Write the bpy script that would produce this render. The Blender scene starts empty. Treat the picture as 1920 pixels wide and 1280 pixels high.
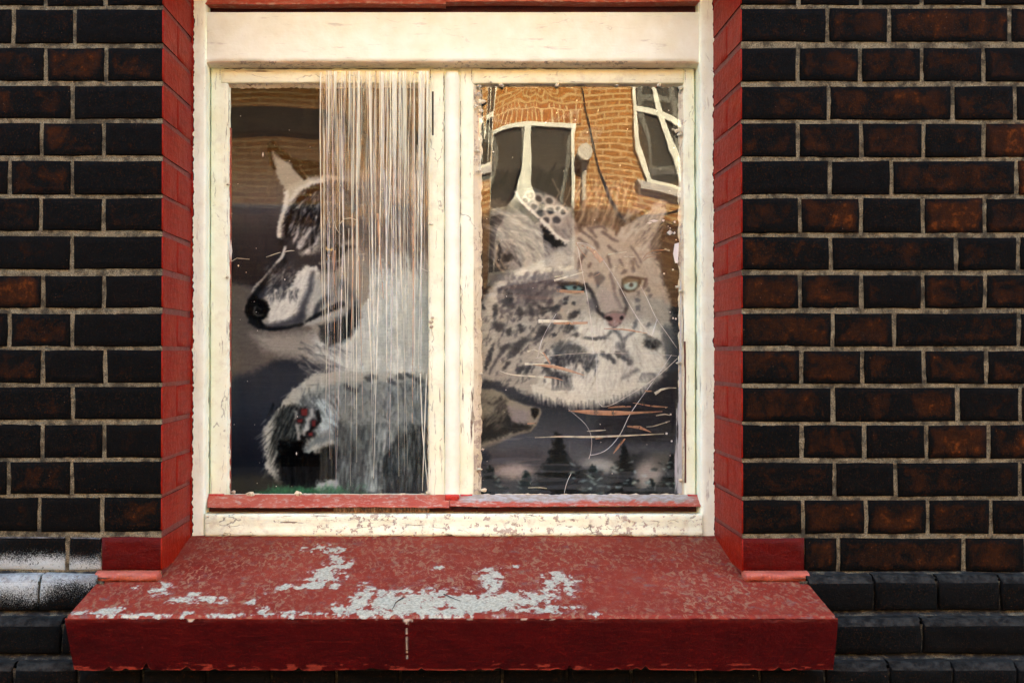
import bpy, bmesh, math, random
import numpy as np
from mathutils import Vector, Matrix

S = bpy.context.scene
C = S.collection
R = math.radians
random.seed(11)

# ------------------------------------------------------------------ camera, sky, sun, exposure
CAM = (0., -2.10, 1.55); PITCH = R(0.6); FPX = 1976.
PPX, PPY = 862., 640.
cd = bpy.data.cameras.new('camera'); cam = bpy.data.objects.new('camera', cd); C.objects.link(cam)
cam.location = CAM; cam.rotation_euler = (R(90)+PITCH, 0, 0)
cd.sensor_width = 36; cd.lens = FPX/1920*36; cd.shift_x = (960-PPX)/1920; cd.clip_start = .05; cd.clip_end = 3000
S.camera = cam

SUN_EL, SUN_AZ = 30., 12.       # the sun stands behind this house and lights the other side of the street
W = bpy.data.worlds.new('World'); S.world = W; W.use_nodes = True
nt = W.node_tree; bg = nt.nodes['Background']
sky = nt.nodes.new('ShaderNodeTexSky'); sky.sky_type = 'NISHITA'; sky.sun_disc = False
sky.sun_elevation = R(SUN_EL); sky.sun_rotation = R(SUN_AZ); sky.air_density = .9; sky.dust_density = 4.; sky.ozone_density = .1
nt.links.new(sky.outputs[0], bg.inputs[0]); bg.inputs[1].default_value = .15
sd = bpy.data.lights.new('sun', 'SUN'); so = bpy.data.objects.new('sun', sd); C.objects.link(so)
sd.energy = 3.3; sd.angle = R(.53); sd.color = (1., .96, .84)
tosun = Vector((math.sin(R(SUN_AZ))*math.cos(R(SUN_EL)), math.cos(R(SUN_AZ))*math.cos(R(SUN_EL)), math.sin(R(SUN_EL))))
so.rotation_euler = tosun.to_track_quat('Z', 'Y').to_euler(); so.location = tosun*40
S.view_settings.view_transform = 'Standard'; S.view_settings.look = 'None'
S.view_settings.exposure = 3.75; S.view_settings.gamma = 1.; S.view_settings.use_curve_mapping = False
S.cycles.transparent_max_bounces = 24; S.cycles.max_bounces = 10; S.cycles.diffuse_bounces = 5; S.cycles.glossy_bounces = 5

PRINT_GAIN = 1.0
# ------------------------------------------------------------------ numpy helpers
def vnoise(x, y, seed=0):
    """smooth value noise 0..1 on numpy arrays"""
    rs = np.random.RandomState(seed); T = rs.rand(256, 256)
    xi = np.floor(x).astype(int); yi = np.floor(y).astype(int)
    fx = x - xi; fy = y - yi
    fx = fx*fx*(3-2*fx); fy = fy*fy*(3-2*fy)
    a = T[xi & 255, yi & 255]; b = T[(xi+1) & 255, yi & 255]
    c = T[xi & 255, (yi+1) & 255]; d = T[(xi+1) & 255, (yi+1) & 255]
    return (a*(1-fx)+b*fx)*(1-fy) + (c*(1-fx)+d*fx)*fy

def fbm(x, y, seed=0, octv=4, gain=.5):
    s = 0.; a = 1.; n = 0.
    for k in range(octv):
        s = s + a*vnoise(x*2**k+17.3*k, y*2**k+5.1*k, seed+k); n += a; a *= gain
    return s/n

def sstep(a, b, x):
    t = np.clip((x-a)/(b-a), 0, 1); return t*t*(3-2*t)

# ------------------------------------------------------------------ the printed cloth, painted in numpy
PX0, PX1, PY0, PY1, PSTEP = 418., 1292., 150., 938., 1.5

class Print:
    def __init__(s):
        s.nx = int((PX1-PX0)/PSTEP)+1; s.ny = int((PY1-PY0)/PSTEP)+1
        s.x = PX0+np.arange(s.nx)*PSTEP; s.y = PY0+np.arange(s.ny)*PSTEP
        s.X, s.Y = np.meshgrid(s.x, s.y)
        s.img = np.zeros((s.ny, s.nx, 3)); s.rng = np.random.RandomState(5)
        n1 = fbm(s.X/14, s.Y/14, 3, 4)-.5; n2 = fbm(s.X/14, s.Y/14, 13, 4)-.5
        s.n1, s.n2 = n1, n2
        f1 = vnoise(s.X/3.2, s.Y/3.2, 23)-.5; f2 = vnoise(s.X/3.2, s.Y/3.2, 33)-.5
        s.f1, s.f2 = f1, f2
    def box(s, x0, x1, y0, y1):
        i0 = max(0, int((x0-PX0)/PSTEP)); i1 = min(s.nx, int((x1-PX0)/PSTEP)+2)
        j0 = max(0, int((y0-PY0)/PSTEP)); j1 = min(s.ny, int((y1-PY0)/PSTEP)+2)
        return slice(j0, max(j0, j1)), slice(i0, max(i0, i1))
    def put(s, sl, m, col):
        m = m[..., None]; s.img[sl] = s.img[sl]*(1-m)+np.array(col, float)*m
    def seg_dist(s, X, Y, pts, closed):
        D = np.full(X.shape, 1e9); n = len(pts); T = np.zeros(X.shape)
        for k in range(n if closed else n-1):
            ax, ay = pts[k]; bx, by = pts[(k+1) % n]
            dx, dy = bx-ax, by-ay; L = dx*dx+dy*dy+1e-9
            t = np.clip(((X-ax)*dx+(Y-ay)*dy)/L, 0, 1)
            d = np.hypot(X-ax-t*dx, Y-ay-t*dy)
            c = d < D; D = np.where(c, d, D); T = np.where(c, (k+t)/max(1, n-1), T)
        return D, T
    def poly(s, pts, col, soft=4, a=1., warp=4., fine=3.):
        xs = [p[0] for p in pts]; ys = [p[1] for p in pts]; m = soft*2+warp+fine+4
        sl = s.box(min(xs)-m, max(xs)+m, min(ys)-m, max(ys)+m)
        X = s.X[sl]+s.n1[sl]*warp*2+s.f1[sl]*fine*2; Y = s.Y[sl]+s.n2[sl]*warp*2+s.f2[sl]*fine*2
        if X.size == 0: return
        ins = np.zeros(X.shape, bool); n = len(pts)
        for k in range(n):
            ax, ay = pts[k]; bx, by = pts[(k+1) % n]
            if ay == by: continue
            c = ((ay > Y) != (by > Y)) & (X < (bx-ax)*(Y-ay)/(by-ay)+ax); ins ^= c
        D, _ = s.seg_dist(X, Y, pts, True)
        sd = np.where(ins, D, -D)
        s.put(sl, sstep(-soft, soft, sd)*a, col)
    def line(s, pts, w0, w1, col, soft=2., a=1., warp=3., fine=1.):
        xs = [p[0] for p in pts]; ys = [p[1] for p in pts]; m = max(w0, w1)+soft+warp+4
        sl = s.box(min(xs)-m, max(xs)+m, min(ys)-m, max(ys)+m)
        X = s.X[sl]+s.n1[sl]*warp*2+s.f1[sl]*fine*2; Y = s.Y[sl]+s.n2[sl]*warp*2+s.f2[sl]*fine*2
        if X.size == 0: return
        D, T = s.seg_dist(X, Y, pts, False)
        w = (w0+(w1-w0)*T)/2
        s.put(sl, (1-sstep(w-soft, w+soft, D))*a, col)
    def blob(s, cx, cy, rx, ry, col, a=1., ang=0., soft=.5, warp=3., fine=2.):
        m = max(rx, ry)*1.6+warp+fine
        sl = s.box(cx-m, cx+m, cy-m, cy+m)
        X = s.X[sl]+s.n1[sl]*warp*2+s.f1[sl]*fine*2-cx; Y = s.Y[sl]+s.n2[sl]*warp*2+s.f2[sl]*fine*2-cy
        if X.size == 0: return
        c, n = math.cos(math.radians(ang)), math.sin(math.radians(ang))
        r = np.sqrt(((X*c+Y*n)/rx)**2+((-X*n+Y*c)/ry)**2)
        s.put(sl, (1-sstep(1-soft, 1+soft, r))*a, col)
    def fur(s, x0, x1, y0, y1, n, ang, L, w, cols, a=.5, inside=None, spread=12., curve=0.):
        """short tapered strokes; ang is a number or a function of x, y (degrees, 0 = right, 90 = down)"""
        r = s.rng
        for k in range(n):
            x = r.uniform(x0, x1); y = r.uniform(y0, y1)
            if inside is not None and not inside(x, y): continue
            A = math.radians((ang(x, y) if callable(ang) else ang)+r.normal(0, spread))
            l = L*r.uniform(.6, 1.3); B = A+math.radians(curve)
            p1 = (x+math.cos(A)*l*.5, y+math.sin(A)*l*.5); p2 = (p1[0]+math.cos(B)*l*.5, p1[1]+math.sin(B)*l*.5)
            col = cols[r.randint(len(cols))]
            s.line([(x, y), p1, p2], w*1.15, w*.3, col, 1.5, a*.85*r.uniform(.5, 1.), 0, 0)

def inpoly(pts):
    def f(x, y):
        c = False; n = len(pts)
        for k in range(n):
            ax, ay = pts[k]; bx, by = pts[(k+1) % n]
            if (ay > y) != (by > y) and x < (bx-ax)*(y-ay)/(by-ay)+ax: c = not c
        return c
    return f

def paint_print():
    P = Print(); X, Y = P.X, P.Y; r = P.rng
    def grad(stops):
        ys = [q[0] for q in stops]
        return np.stack([np.interp(Y, ys, [q[1][c] for q in stops]) for c in range(3)], -1)
    L = grad([(150, (48, 40, 32)), (270, (60, 50, 38)), (320, (78, 68, 52)), (352, (84, 77, 66)), (395, (72, 68, 68)),
              (440, (48, 48, 54)), (500, (30, 33, 42)), (620, (28, 31, 40)), (700, (52, 55, 62)), (760, (46, 52, 62)),
              (850, (24, 30, 44)), (900, (22, 28, 38)), (938, (40, 42, 34))])
    R = grad([(150, (46, 38, 30)), (300, (62, 52, 40)), (400, (78, 76, 76)), (480, (64, 64, 68)), (600, (56, 58, 62)),
              (700, (64, 66, 70)), (760, (46, 52, 58)), (830, (76, 80, 86)), (880, (92, 90, 88)), (938, (40, 46, 46))])
    k = sstep(815, 880, X)[..., None]
    P.img[:] = L*(1-k)+R*k
    # ---- left: pale hill behind the muzzle
    P.poly([(400, 538), (440, 530), (470, 534), (500, 560), (600, 600), (640, 668), (580, 676), (520, 672), (470, 700), (400, 716)], (92, 84, 74), 9, .95)
    P.poly([(470, 625), (520, 625), (600, 622), (650, 640), (650, 690), (560, 672), (500, 660)], (136, 130, 116), 13, .85)
    P.fur(425, 500, 535, 690, 200, 10, 12, 3, [(106, 97, 84), (84, 76, 68)], .3)
    # neck, chest: big pale mass that runs under the plastic
    body = [(575, 335), (640, 318), (720, 320), (830, 318), (830, 705), (700, 702), (640, 696), (600, 672), (582, 640), (590, 600), (600, 560), (585, 420)]
    P.poly(body, (110, 100, 92), 8)
    P.poly([(640, 520), (700, 480), (800, 470), (830, 520), (830, 720), (640, 705), (590, 670), (585, 640), (610, 560)], (160, 165, 154), 16, .95)
    P.fur(610, 815, 330, 500, 500, lambda x, y: 70+(x-700)*.12, 30, 5, [(70, 64, 62), (142, 130, 116), (92, 82, 76), (52, 50, 52)], .4, inpoly(body))
    P.fur(600, 815, 500, 705, 500, lambda x, y: 95-(x-700)*.1, 30, 6, [(190, 194, 182), (132, 138, 130), (164, 168, 156)], .4, inpoly(body))
    P.fur(560, 640, 640, 700, 90, 28, 32, 3.5, [(150, 150, 138), (112, 112, 108), (50, 55, 62)], .6)
    # ---- wolf head
    head = [(517, 322), (531, 350), (537, 362), (535, 384), (531, 404), (521, 424), (521, 446), (530, 463), (530, 477), (517, 492), (497, 516),
            (482, 532), (470, 549), (462, 566), (457, 580), (460, 592), (468, 600), (480, 611), (497, 622), (524, 620), (556, 614), (585, 612),
            (600, 640), (640, 640), (660, 600), (690, 560), (700, 470), (690, 380), (660, 330), (600, 328), (560, 330), (540, 325)]
    P.poly(head, (128, 122, 108), 2.5, 1, 1.5, 1.5)
    # ear
    P.poly([(511, 283), (530, 298), (551, 312), (566, 334), (585, 345), (560, 380), (536, 372), (531, 350), (517, 325)], (140, 132, 108), 5)
    P.poly([(536, 352), (560, 340), (606, 330), (606, 352), (570, 362), (546, 384), (536, 400), (528, 408)], (150, 144, 120), 5)
    P.line([(514, 316), (507, 302), (505, 284), (506, 272), (511, 268)], 5, 8, (16, 12, 10), 2.2, 1, 1, 1)
    P.poly([(504, 268), (511, 266), (524, 276), (540, 290), (549, 300), (545, 306), (531, 300), (518, 285), (508, 280)], (18, 14, 11), 2.2, 1, 1, 1)
    P.poly([(531, 292), (548, 296), (575, 302), (612, 305), (640, 312), (640, 330), (606, 327), (575, 331), (560, 322), (548, 306)], (12, 11, 11), 3, 1, 2, 2)
    P.poly([(566, 312), (606, 312), (640, 316), (640, 330), (600, 326), (578, 328)], (54, 38, 30), 3, .8)
    P.line([(553, 312), (562, 324), (571, 334)], 10, 7, (14, 12, 12), 2.5, 1, 1, 1)
    P.line([(561, 312), (570, 324), (576, 332)], 3, 2, (112, 92, 70), 2, .8, 1, 1)
    # crown fur: dark, streaked
    crown = [(606, 338), (572, 356), (552, 378), (539, 396), (534, 420), (530, 440), (536, 462), (560, 470), (600, 458), (640, 452), (690, 440), (690, 360), (640, 340)]
    P.poly(crown, (42, 41, 43), 5, .97, 4, 3)
    P.line([(610, 345), (580, 358), (556, 378), (543, 396), (538, 416)], 9, 7, (30, 30, 34), 3, .9)
    P.line([(606, 348), (584, 355), (562, 364), (548, 376)], 3, 2, (84, 80, 78), 2, .7)
    P.fur(532, 690, 350, 460, 520, lambda x, y: 165-(x-540)*.35-(y-350)*.3, 15, 3.6, [(28, 28, 32), (74, 69, 66), (96, 88, 82), (36, 36, 40), (24, 24, 28)], .6, inpoly(crown), 22)
    for i in range(26):
        P.blob(r.uniform(570, 680), r.uniform(368, 420), r.uniform(3, 5), r.uniform(1.8, 3), (22, 24, 28), .7, r.uniform(0, 180))
    P.fur(534, 612, 352, 455, 230, lambda x, y: 150-(x-540)*.55-(y-350)*.25, 17, 3.2, [(8, 9, 12), (12, 13, 17), (150, 152, 150), (118, 120, 122), (10, 11, 14)], .85, inpoly(crown), 12)
    P.line([(606, 350), (584, 358), (560, 376), (546, 398), (538, 424), (536, 446)], 6, 5, (8, 9, 12), 2, .95, 3, 2)
    P.line([(612, 372), (590, 384), (572, 404), (560, 430)], 5, 4, (10, 11, 14), 2, .9, 4, 2)
    P.line([(606, 338), (584, 343), (560, 356), (544, 376)], 9, 6, (168, 164, 146), 3, .9, 2, 2)
    P.poly([(655, 330), (720, 330), (720, 480), (665, 470)], (96, 90, 86), 22, .85)
    P.fur(630, 720, 340, 470, 160, 80, 26, 4, [(60, 56, 56), (130, 124, 114), (84, 80, 78)], .5)
    # brow stripes
    for pts, w, c in [([(546, 458), (556, 444), (560, 432)], 7, (168, 162, 150)), ([(562, 462), (572, 446), (582, 428)], 8, (174, 168, 156)),
                      ([(572, 474), (590, 458), (602, 436)], 7, (168, 162, 150)), ([(596, 456), (604, 446), (606, 430)], 6, (118, 118, 108))]:
        P.line(pts, w, w*.6, c, 3, .9)
        P.fur(pts[0][0]-4, pts[-1][0]+4, pts[-1][1]-6, pts[0][1], 26, -58, 14, 2.5, [c, (44, 44, 48)], .6)
    P.poly([(524, 448), (546, 444), (552, 460), (566, 478), (590, 476), (606, 470), (640, 480), (640, 500), (610, 512), (590, 500), (560, 506), (545, 530), (520, 516), (528, 486)], (42, 42, 48), 6, .9)
    P.poly([(516, 446), (528, 448), (540, 470), (534, 486), (545, 505), (530, 500), (528, 470)], (26, 28, 32), 4, .8)
    # white edge of forehead and bridge
    P.line([(537, 362), (535, 386), (529, 406), (523, 424), (523, 444)], 9, 7, (172, 166, 146), 2.5, .95, 1.5, 1.5)
    P.line([(535, 464), (530, 480), (517, 495), (498, 518), (483, 534), (474, 546)], 5, 5, (176, 170, 154), 1.8, .95, 1, 1)
    # dark bridge
    P.poly([(536, 482), (548, 500), (546, 520), (552, 540), (536, 548), (510, 548), (494, 560), (476, 572), (464, 566), (478, 546), (494, 526), (514, 504), (526, 490)], (44, 47, 55), 4, .92)
    P.line([(470, 562), (482, 546), (498, 526), (516, 506), (532, 492)], 12, 13, (22, 23, 26), 4, .9)
    P.fur(500, 555, 490, 552, 300, lambda x, y: 125, 10, 2.6, [(30, 32, 38), (76, 80, 86), (54, 58, 64)], .6, None, 30)
    # muzzle white
    P.poly([(500, 556), (516, 544), (540, 546), (552, 520), (574, 500), (594, 500), (600, 516), (584, 542), (572, 560), (556, 582), (540, 600), (524, 606), (504, 604), (506, 588), (502, 570)], (176, 174, 158), 4, .95)
    P.poly([(575, 542), (594, 522), (612, 530), (612, 570), (590, 588), (574, 592), (572, 566)], (146, 146, 134), 5, .92)
    P.fur(505, 600, 505, 600, 300, lambda x, y: 130-(x-500)*.2, 12, 3, [(178, 175, 158), (150, 146, 130), (132, 130, 120)], .45, None, 18)
    P.fur(505, 560, 540, 560, 60, 100, 10, 2.4, [(60, 62, 68), (46, 48, 54)], .7)
    P.line([(586, 512), (582, 540), (572, 560), (566, 590), (560, 606)], 8, 16, (60, 62, 68), 6, .85)
    P.line([(500, 614), (526, 610), (548, 604), (566, 592)], 13, 12, (56, 58, 66), 6, .85)
    P.line([(612, 560), (596, 574), (590, 592)], 14, 8, (46, 50, 56), 5, .85)
    # nose
    P.poly([(474, 552), (488, 560), (500, 566), (506, 580), (500, 594), (490, 600), (502, 616), (490, 616), (474, 606), (462, 594), (458, 584), (463, 566)], (13, 14, 16), 3, 1, 1, 1)
    P.line([(478, 576), (476, 586), (482, 592), (492, 590)], 3, 2, (104, 98, 84), 1.6, .8, .5, .5)
    P.line([(480, 574), (490, 580)], 2, 1.5, (78, 74, 66), 1.4, .7, .5, .5)
    # mouth and jaw
    P.line([(470, 602), (488, 613), (510, 617), (540, 614), (566, 608)], 10, 5, (24, 25, 28), 3, .95, 1, 1)
    P.line([(574, 604), (592, 592), (614, 582), (640, 570)], 4, 12, (22, 24, 28), 3, .95, 1, 1)
    P.line([(576, 608), (600, 600), (640, 584)], 5, 10, (140, 140, 130), 3, .9, 1, 1)
    P.poly([(597, 612), (620, 604), (648, 590), (668, 566), (676, 596), (660, 630), (636, 644), (616, 648), (602, 634)], (20, 26, 32), 6, .95)
    P.line([(640, 530), (660, 560), (672, 590)], 16, 12, (70, 74, 78), 8, .6)
    # eye
    P.poly([(600, 470), (612, 458), (630, 456), (648, 466), (640, 482), (616, 486)], (8, 8, 10), 4, 1)
    P.blob(618, 466, 8, 5, (190, 160, 70), 1, 8, .3, 1, .5)
    P.blob(619, 464, 3, 2.5, (10, 10, 10), 1, 0, .3, 0, 0)
    P.line([(600, 494), (616, 490), (636, 490), (650, 480)], 4, 3, (128, 128, 116), 2, .8)
    P.line([(648, 462), (670, 464)], 6, 3, (40, 38, 38), 3, .8)
    # ---- left, below: the shaggy animal
    beast = [(617, 697), (589, 701), (568, 715), (546, 733), (529, 754), (511, 780), (496, 806), (499, 826), (496, 848), (501, 862), (496, 876), (511, 892), (524, 912), (835, 922), (835, 700)]
    P.poly(beast, (142, 144, 130), 3, 1, 3, 3)
    P.fur(494, 620, 700, 900, 420, lambda x, y: 100+max(0, 620-x)*.32-max(0, y-800)*.35, 20, 3.2, [(158, 158, 140), (118, 120, 112), (150, 148, 128)], .55,
          lambda x, y: inpoly(beast)(x, y))
    P.fur(494, 560, 760, 895, 130, 118, 14, 3, [(150, 150, 134)], .8, lambda x, y: abs(x-(497 if y > 800 else 497+(800-y)*.62)) < 8)
    P.poly([(560, 752), (600, 724), (640, 718), (700, 716), (760, 712), (835, 716), (835, 800), (700, 800), (600, 830), (560, 800)], (98, 108, 108), 9, .8)
    P.fur(560, 830, 715, 830, 700, lambda x, y: 100-(x-600)*.1, 16, 3.4, [(46, 54, 58), (150, 156, 148), (110, 118, 116), (70, 80, 82), (132, 140, 134)], .55, None, 24)
    P.poly([(546, 756), (560, 760), (560, 800), (548, 826), (520, 850), (512, 830), (516, 790), (530, 766)], (26, 32, 34), 6, .85)
    P.fur(512, 575, 755, 870, 330, 112, 26, 2.6, [(16, 20, 22), (20, 24, 26), (112, 116, 104), (60, 66, 64)], .75, None, 9)
    P.poly([(592, 750), (606, 746), (622, 772), (630, 800), (600, 812), (598, 780)], (142, 162, 162), 5, .85)
    P.fur(560, 632, 736, 800, 120, 62, 18, 3, [(160, 176, 172), (92, 104, 106), (40, 48, 52)], .6)
    black = [(524, 828), (562, 826), (576, 812), (570, 842), (596, 848), (616, 836), (640, 842), (632, 900), (597, 902), (590, 915), (526, 915), (520, 880)]
    P.poly(black, (3, 4, 5), 8, 1, 8, 4)
    P.line([(562, 826), (580, 806), (598, 790), (594, 772)], 8, 5, (12, 14, 16), 3, .95)
    P.line([(553, 772), (558, 800), (560, 824)], 6, 6, (138, 142, 134), 3, .8)
    P.line([(584, 770), (578, 796), (570, 814)], 9, 7, (150, 152, 144), 3, .85)
    P.line([(572, 842), (592, 826), (620, 818), (650, 822)], 5, 10, (92, 104, 104), 4, .85)
    P.blob(580, 845, 9, 3, (122, 136, 134), .8)
    for cx, cy, rx, ry in [(570, 773, 6, 6), (562, 789, 5, 2.5), (588, 794, 4, 5.5), (582, 814, 4.5, 3)]:
        P.blob(cx, cy, rx+5, ry+4, (20, 18, 20), .7, 0, .5, 1, 1); P.poly([(cx-rx, cy-ry), (cx+rx, cy-ry-1), (cx+rx-1, cy+ry), (cx-rx+1, cy+ry)], (112, 20, 20), 1.6, .9, 0, 0)
    # body to the right, shaggy vertical hair
    P.poly([(640, 800), (720, 800), (760, 812), (745, 850), (720, 870), (716, 922), (640, 922), (628, 890), (636, 840)], (58, 66, 68), 8, .9)
    P.poly([(700, 802), (745, 806), (735, 850), (718, 870), (718, 922), (688, 922), (684, 860)], (156, 166, 158), 9, .9)
    P.poly([(735, 830), (750, 818), (790, 800), (835, 780), (835, 925), (718, 925), (718, 860)], (12, 18, 21), 7, .95)
    P.fur(628, 810, 790, 905, 900, 92, 32, 3, [(20, 28, 32), (130, 142, 138), (62, 74, 76), (100, 112, 110), (34, 44, 48)], .5, None, 6)
    P.poly([(794, 752), (812, 770), (812, 800), (796, 806), (790, 780)], (110, 122, 122), 6, .7)
    for cx, cy in [(700, 706), (750, 706), (768, 703), (785, 712), (690, 712), (735, 716), (652, 726), (664, 732)]:
        P.blob(cx, cy, 9, 5, (48, 54, 58), .75, 20)
    # ground
    P.poly([(400, 896), (500, 888), (530, 905), (540, 940), (400, 940)], (58, 54, 42), 10, .9)
    P.poly([(597, 901), (628, 901), (640, 918), (660, 940), (580, 940), (586, 915)], (136, 138, 138), 4, .95)
    P.poly([(470, 922), (520, 913), (560, 912), (600, 916), (640, 915), (660, 925), (690, 925), (690, 945), (470, 945)], (40, 96, 62), 5, .95)
    P.fur(500, 690, 910, 928, 160, -80, 7, 2, [(60, 130, 84), (28, 72, 48)], .6)
    # ================================================================ right
    P.poly([(895, 330), (960, 318), (1000, 330), (990, 480), (940, 560), (895, 590)], (50, 40, 34), 14, .85)
    P.poly([(895, 378), (930, 372), (960, 385), (950, 400), (895, 398)], (118, 98, 70), 8, .7)
    P.poly([(1232, 390), (1300, 380), (1300, 640), (1250, 560), (1236, 470)], (26, 36, 42), 9, .92)
    P.poly([(1160, 350), (1240, 360), (1236, 392), (1180, 410), (1150, 400)], (88, 76, 76), 12, .8)
    # big dark feathers above the cat
    P.poly([(915, 352), (930, 318), (960, 324), (1000, 312), (1035, 325), (1056, 312), (1080, 322), (1096, 316), (1120, 350), (1128, 420), (1100, 450), (1050, 440), (990, 370)], (34, 28, 26), 6, .92)
    for x0, y0, l, w in [(925, 330, 28, 10), (948, 318, 26, 10), (968, 322, 22, 9), (992, 308, 34, 10), (1012, 318, 30, 9), (1036, 304, 40, 11), (1052, 316, 30, 9),
                         (1068, 306, 40, 11), (1084, 312, 36, 10), (1096, 324, 34, 9)]:
        P.line([(x0-l*.22, y0+l), (x0, y0+l*.4), (x0+5, y0)], w*1.1, 1.5, (20, 16, 14), 2, .9)
    feat = [(1080, 330), (1200, 330), (1190, 380), (1165, 420), (1150, 450), (1095, 450), (1060, 430), (1070, 370)]
    P.poly([(1100, 350), (1180, 345), (1176, 372), (1160, 400), (1152, 445), (1100, 446), (1086, 410)], (126, 112, 86), 8, .75)
    P.fur(1040, 1200, 335, 440, 420, lambda x, y: 104+(y-380)*.15, 30, 4.2, [(46, 38, 34), (142, 126, 98), (112, 88, 74), (60, 52, 46), (150, 136, 104)], .55, inpoly(feat), 14)
    for pts in [[(1090, 350), (1074, 388), (1056, 432)], [(1110, 360), (1092, 400), (1076, 440)], [(1130, 366), (1118, 404), (1098, 440)], [(1148, 352), (1140, 392), (1120, 436)],
                [(1162, 350), (1156, 390), (1142, 436)], [(1178, 352), (1170, 378), (1164, 400)], [(1188, 346), (1184, 366), (1176, 386)], [(1070, 350), (1060, 380), (1046, 400)],
                [(1036, 335), (1050, 362), (1038, 384)], [(1058, 336), (1052, 372), (1070, 392)]]:
        P.line(pts, 2.5, 2, (152, 134, 102), 1.4, .7, 3, .5)
        P.line([(x+7, y+2) for x, y in pts], 5, 5, (44, 38, 36), 3, .6, 3, .5)
    # left far ear (fur fan) and cheek
    P.poly([(930, 420), (980, 400), (1020, 410), (1060, 452), (1080, 470), (1000, 520), (950, 506), (934, 470)], (146, 134, 116), 10, .9)
    P.fur(930, 1070, 400, 500, 520, lambda x, y: 205+(y-430)*.45, 30, 3.6, [(186, 174, 150), (96, 86, 80), (70, 62, 58), (156, 144, 126)], .6, None, 12)
    P.line([(937, 448), (931, 470), (930, 490), (938, 504), (944, 508)], 3, 3, (150, 122, 88), 1.6, .85, 1, .5)
    P.line([(952, 468), (942, 478), (940, 490), (948, 502)], 3, 3, (140, 120, 92), 1.6, .7, 1, .5)
    P.blob(952, 484, 9, 8, (44, 38, 36), .8); P.line([(934, 452), (940, 470), (935, 492)], 5, 4, (30, 28, 28), 2, .7)
    # near ear with ringed spots
    ear = [(966, 358), (1000, 352), (1024, 362), (1044, 374), (1064, 390), (1078, 414), (1086, 436), (1080, 458), (1056, 455), (1040, 442), (1022, 422), (1000, 400), (984, 384), (970, 370)]
    P.poly(ear, (150, 134, 114), 4, .95, 1.5, 1.5)
    P.poly([(966, 358), (1000, 352), (1024, 362), (1020, 392), (1016, 408), (994, 392), (974, 374)], (48, 56, 56), 5, .85)
    for cx, cy, rr in [(1032, 396, 9), (1046, 392, 6), (1030, 376, 8), (1024, 414, 8), (1044, 412, 9), (1056, 398, 6), (1010, 372, 8), (994, 366, 8), (1002, 388, 7), (986, 376, 6)]:
        P.blob(cx, cy, rr+3, rr+2.5, (188, 172, 144), .85, 20, .35, 2, .5); P.blob(cx, cy, rr*.85, rr*.75, (56, 48, 46), .85, 20, .4, 2, .5)
    P.fur(1035, 1085, 410, 455, 90, 60, 9, 2.5, [(132, 116, 98), (84, 74, 72)], .5)
    P.line([(968, 360), (976, 376), (990, 389), (1011, 409), (1026, 422), (1040, 440), (1056, 452), (1072, 456)], 5, 9, (200, 186, 158), 2, .95, 1, .5)
    P.poly([(968, 376), (984, 388), (1004, 404), (1012, 412), (1006, 420), (988, 404), (968, 390)], (22, 24, 26), 3, .95)
    P.poly([(1016, 420), (1028, 432), (1042, 448), (1060, 456), (1076, 458), (1056, 462), (1036, 460), (1020, 442)], (18, 18, 20), 3, .95)
    # ---- the cat's head
    face = [(1070, 446), (1090, 430), (1110, 422), (1134, 424), (1156, 432), (1180, 440), (1200, 452), (1220, 468), (1236, 500), (1250, 540), (1258, 590), (1262, 640), (1255, 690),
            (1230, 716), (1200, 738), (1165, 752), (1120, 760), (1080, 760), (1040, 754), (1000, 742), (960, 730), (920, 716), (885, 700), (895, 570), (930, 530), (960, 512), (1000, 496), (1040, 474)]
    P.poly(face, (152, 144, 124), 6, 1, 4, 3)
    P.poly([(895, 590), (925, 540), (950, 516), (1010, 490), (1060, 470), (1078, 480), (1050, 510), (960, 540), (930, 600), (920, 700), (895, 720)], (176, 166, 142), 8, .9)
    P.poly([(1090, 590), (1130, 600), (1150, 618), (1200, 600), (1240, 620), (1250, 680), (1210, 730), (1120, 762), (1060, 752), (1010, 720), (1020, 660), (1060, 640)], (188, 185, 164), 14, .9)
    P.fur(900, 1250, 470, 760, 2400, lambda x, y: 180-math.degrees(math.atan2(y-520, max(1e-3, abs(x-1150))))*1.0 if x < 1120 else 90-(x-1150)*.45, 13, 3.0,
          [(164, 152, 126), (122, 112, 98), (150, 140, 118), (182, 174, 150), (112, 102, 96)], .34, inpoly(face), 16)
    # dark shoulder shading (spotted)
    P.poly([(960, 528), (1010, 516), (1046, 506), (1060, 540), (1030, 560), (1000, 568), (960, 570), (944, 556)], (84, 74, 76), 10, .75)
    for i in range(170):
        cx, cy = r.uniform(935, 1056), r.uniform(508, 600)
        P.blob(cx, cy, r.uniform(3, 8), r.uniform(2, 4.5), (70, 63, 66) if r.rand() < .7 else (160, 145, 120), .5, 120+r.uniform(-25, 25))
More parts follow.
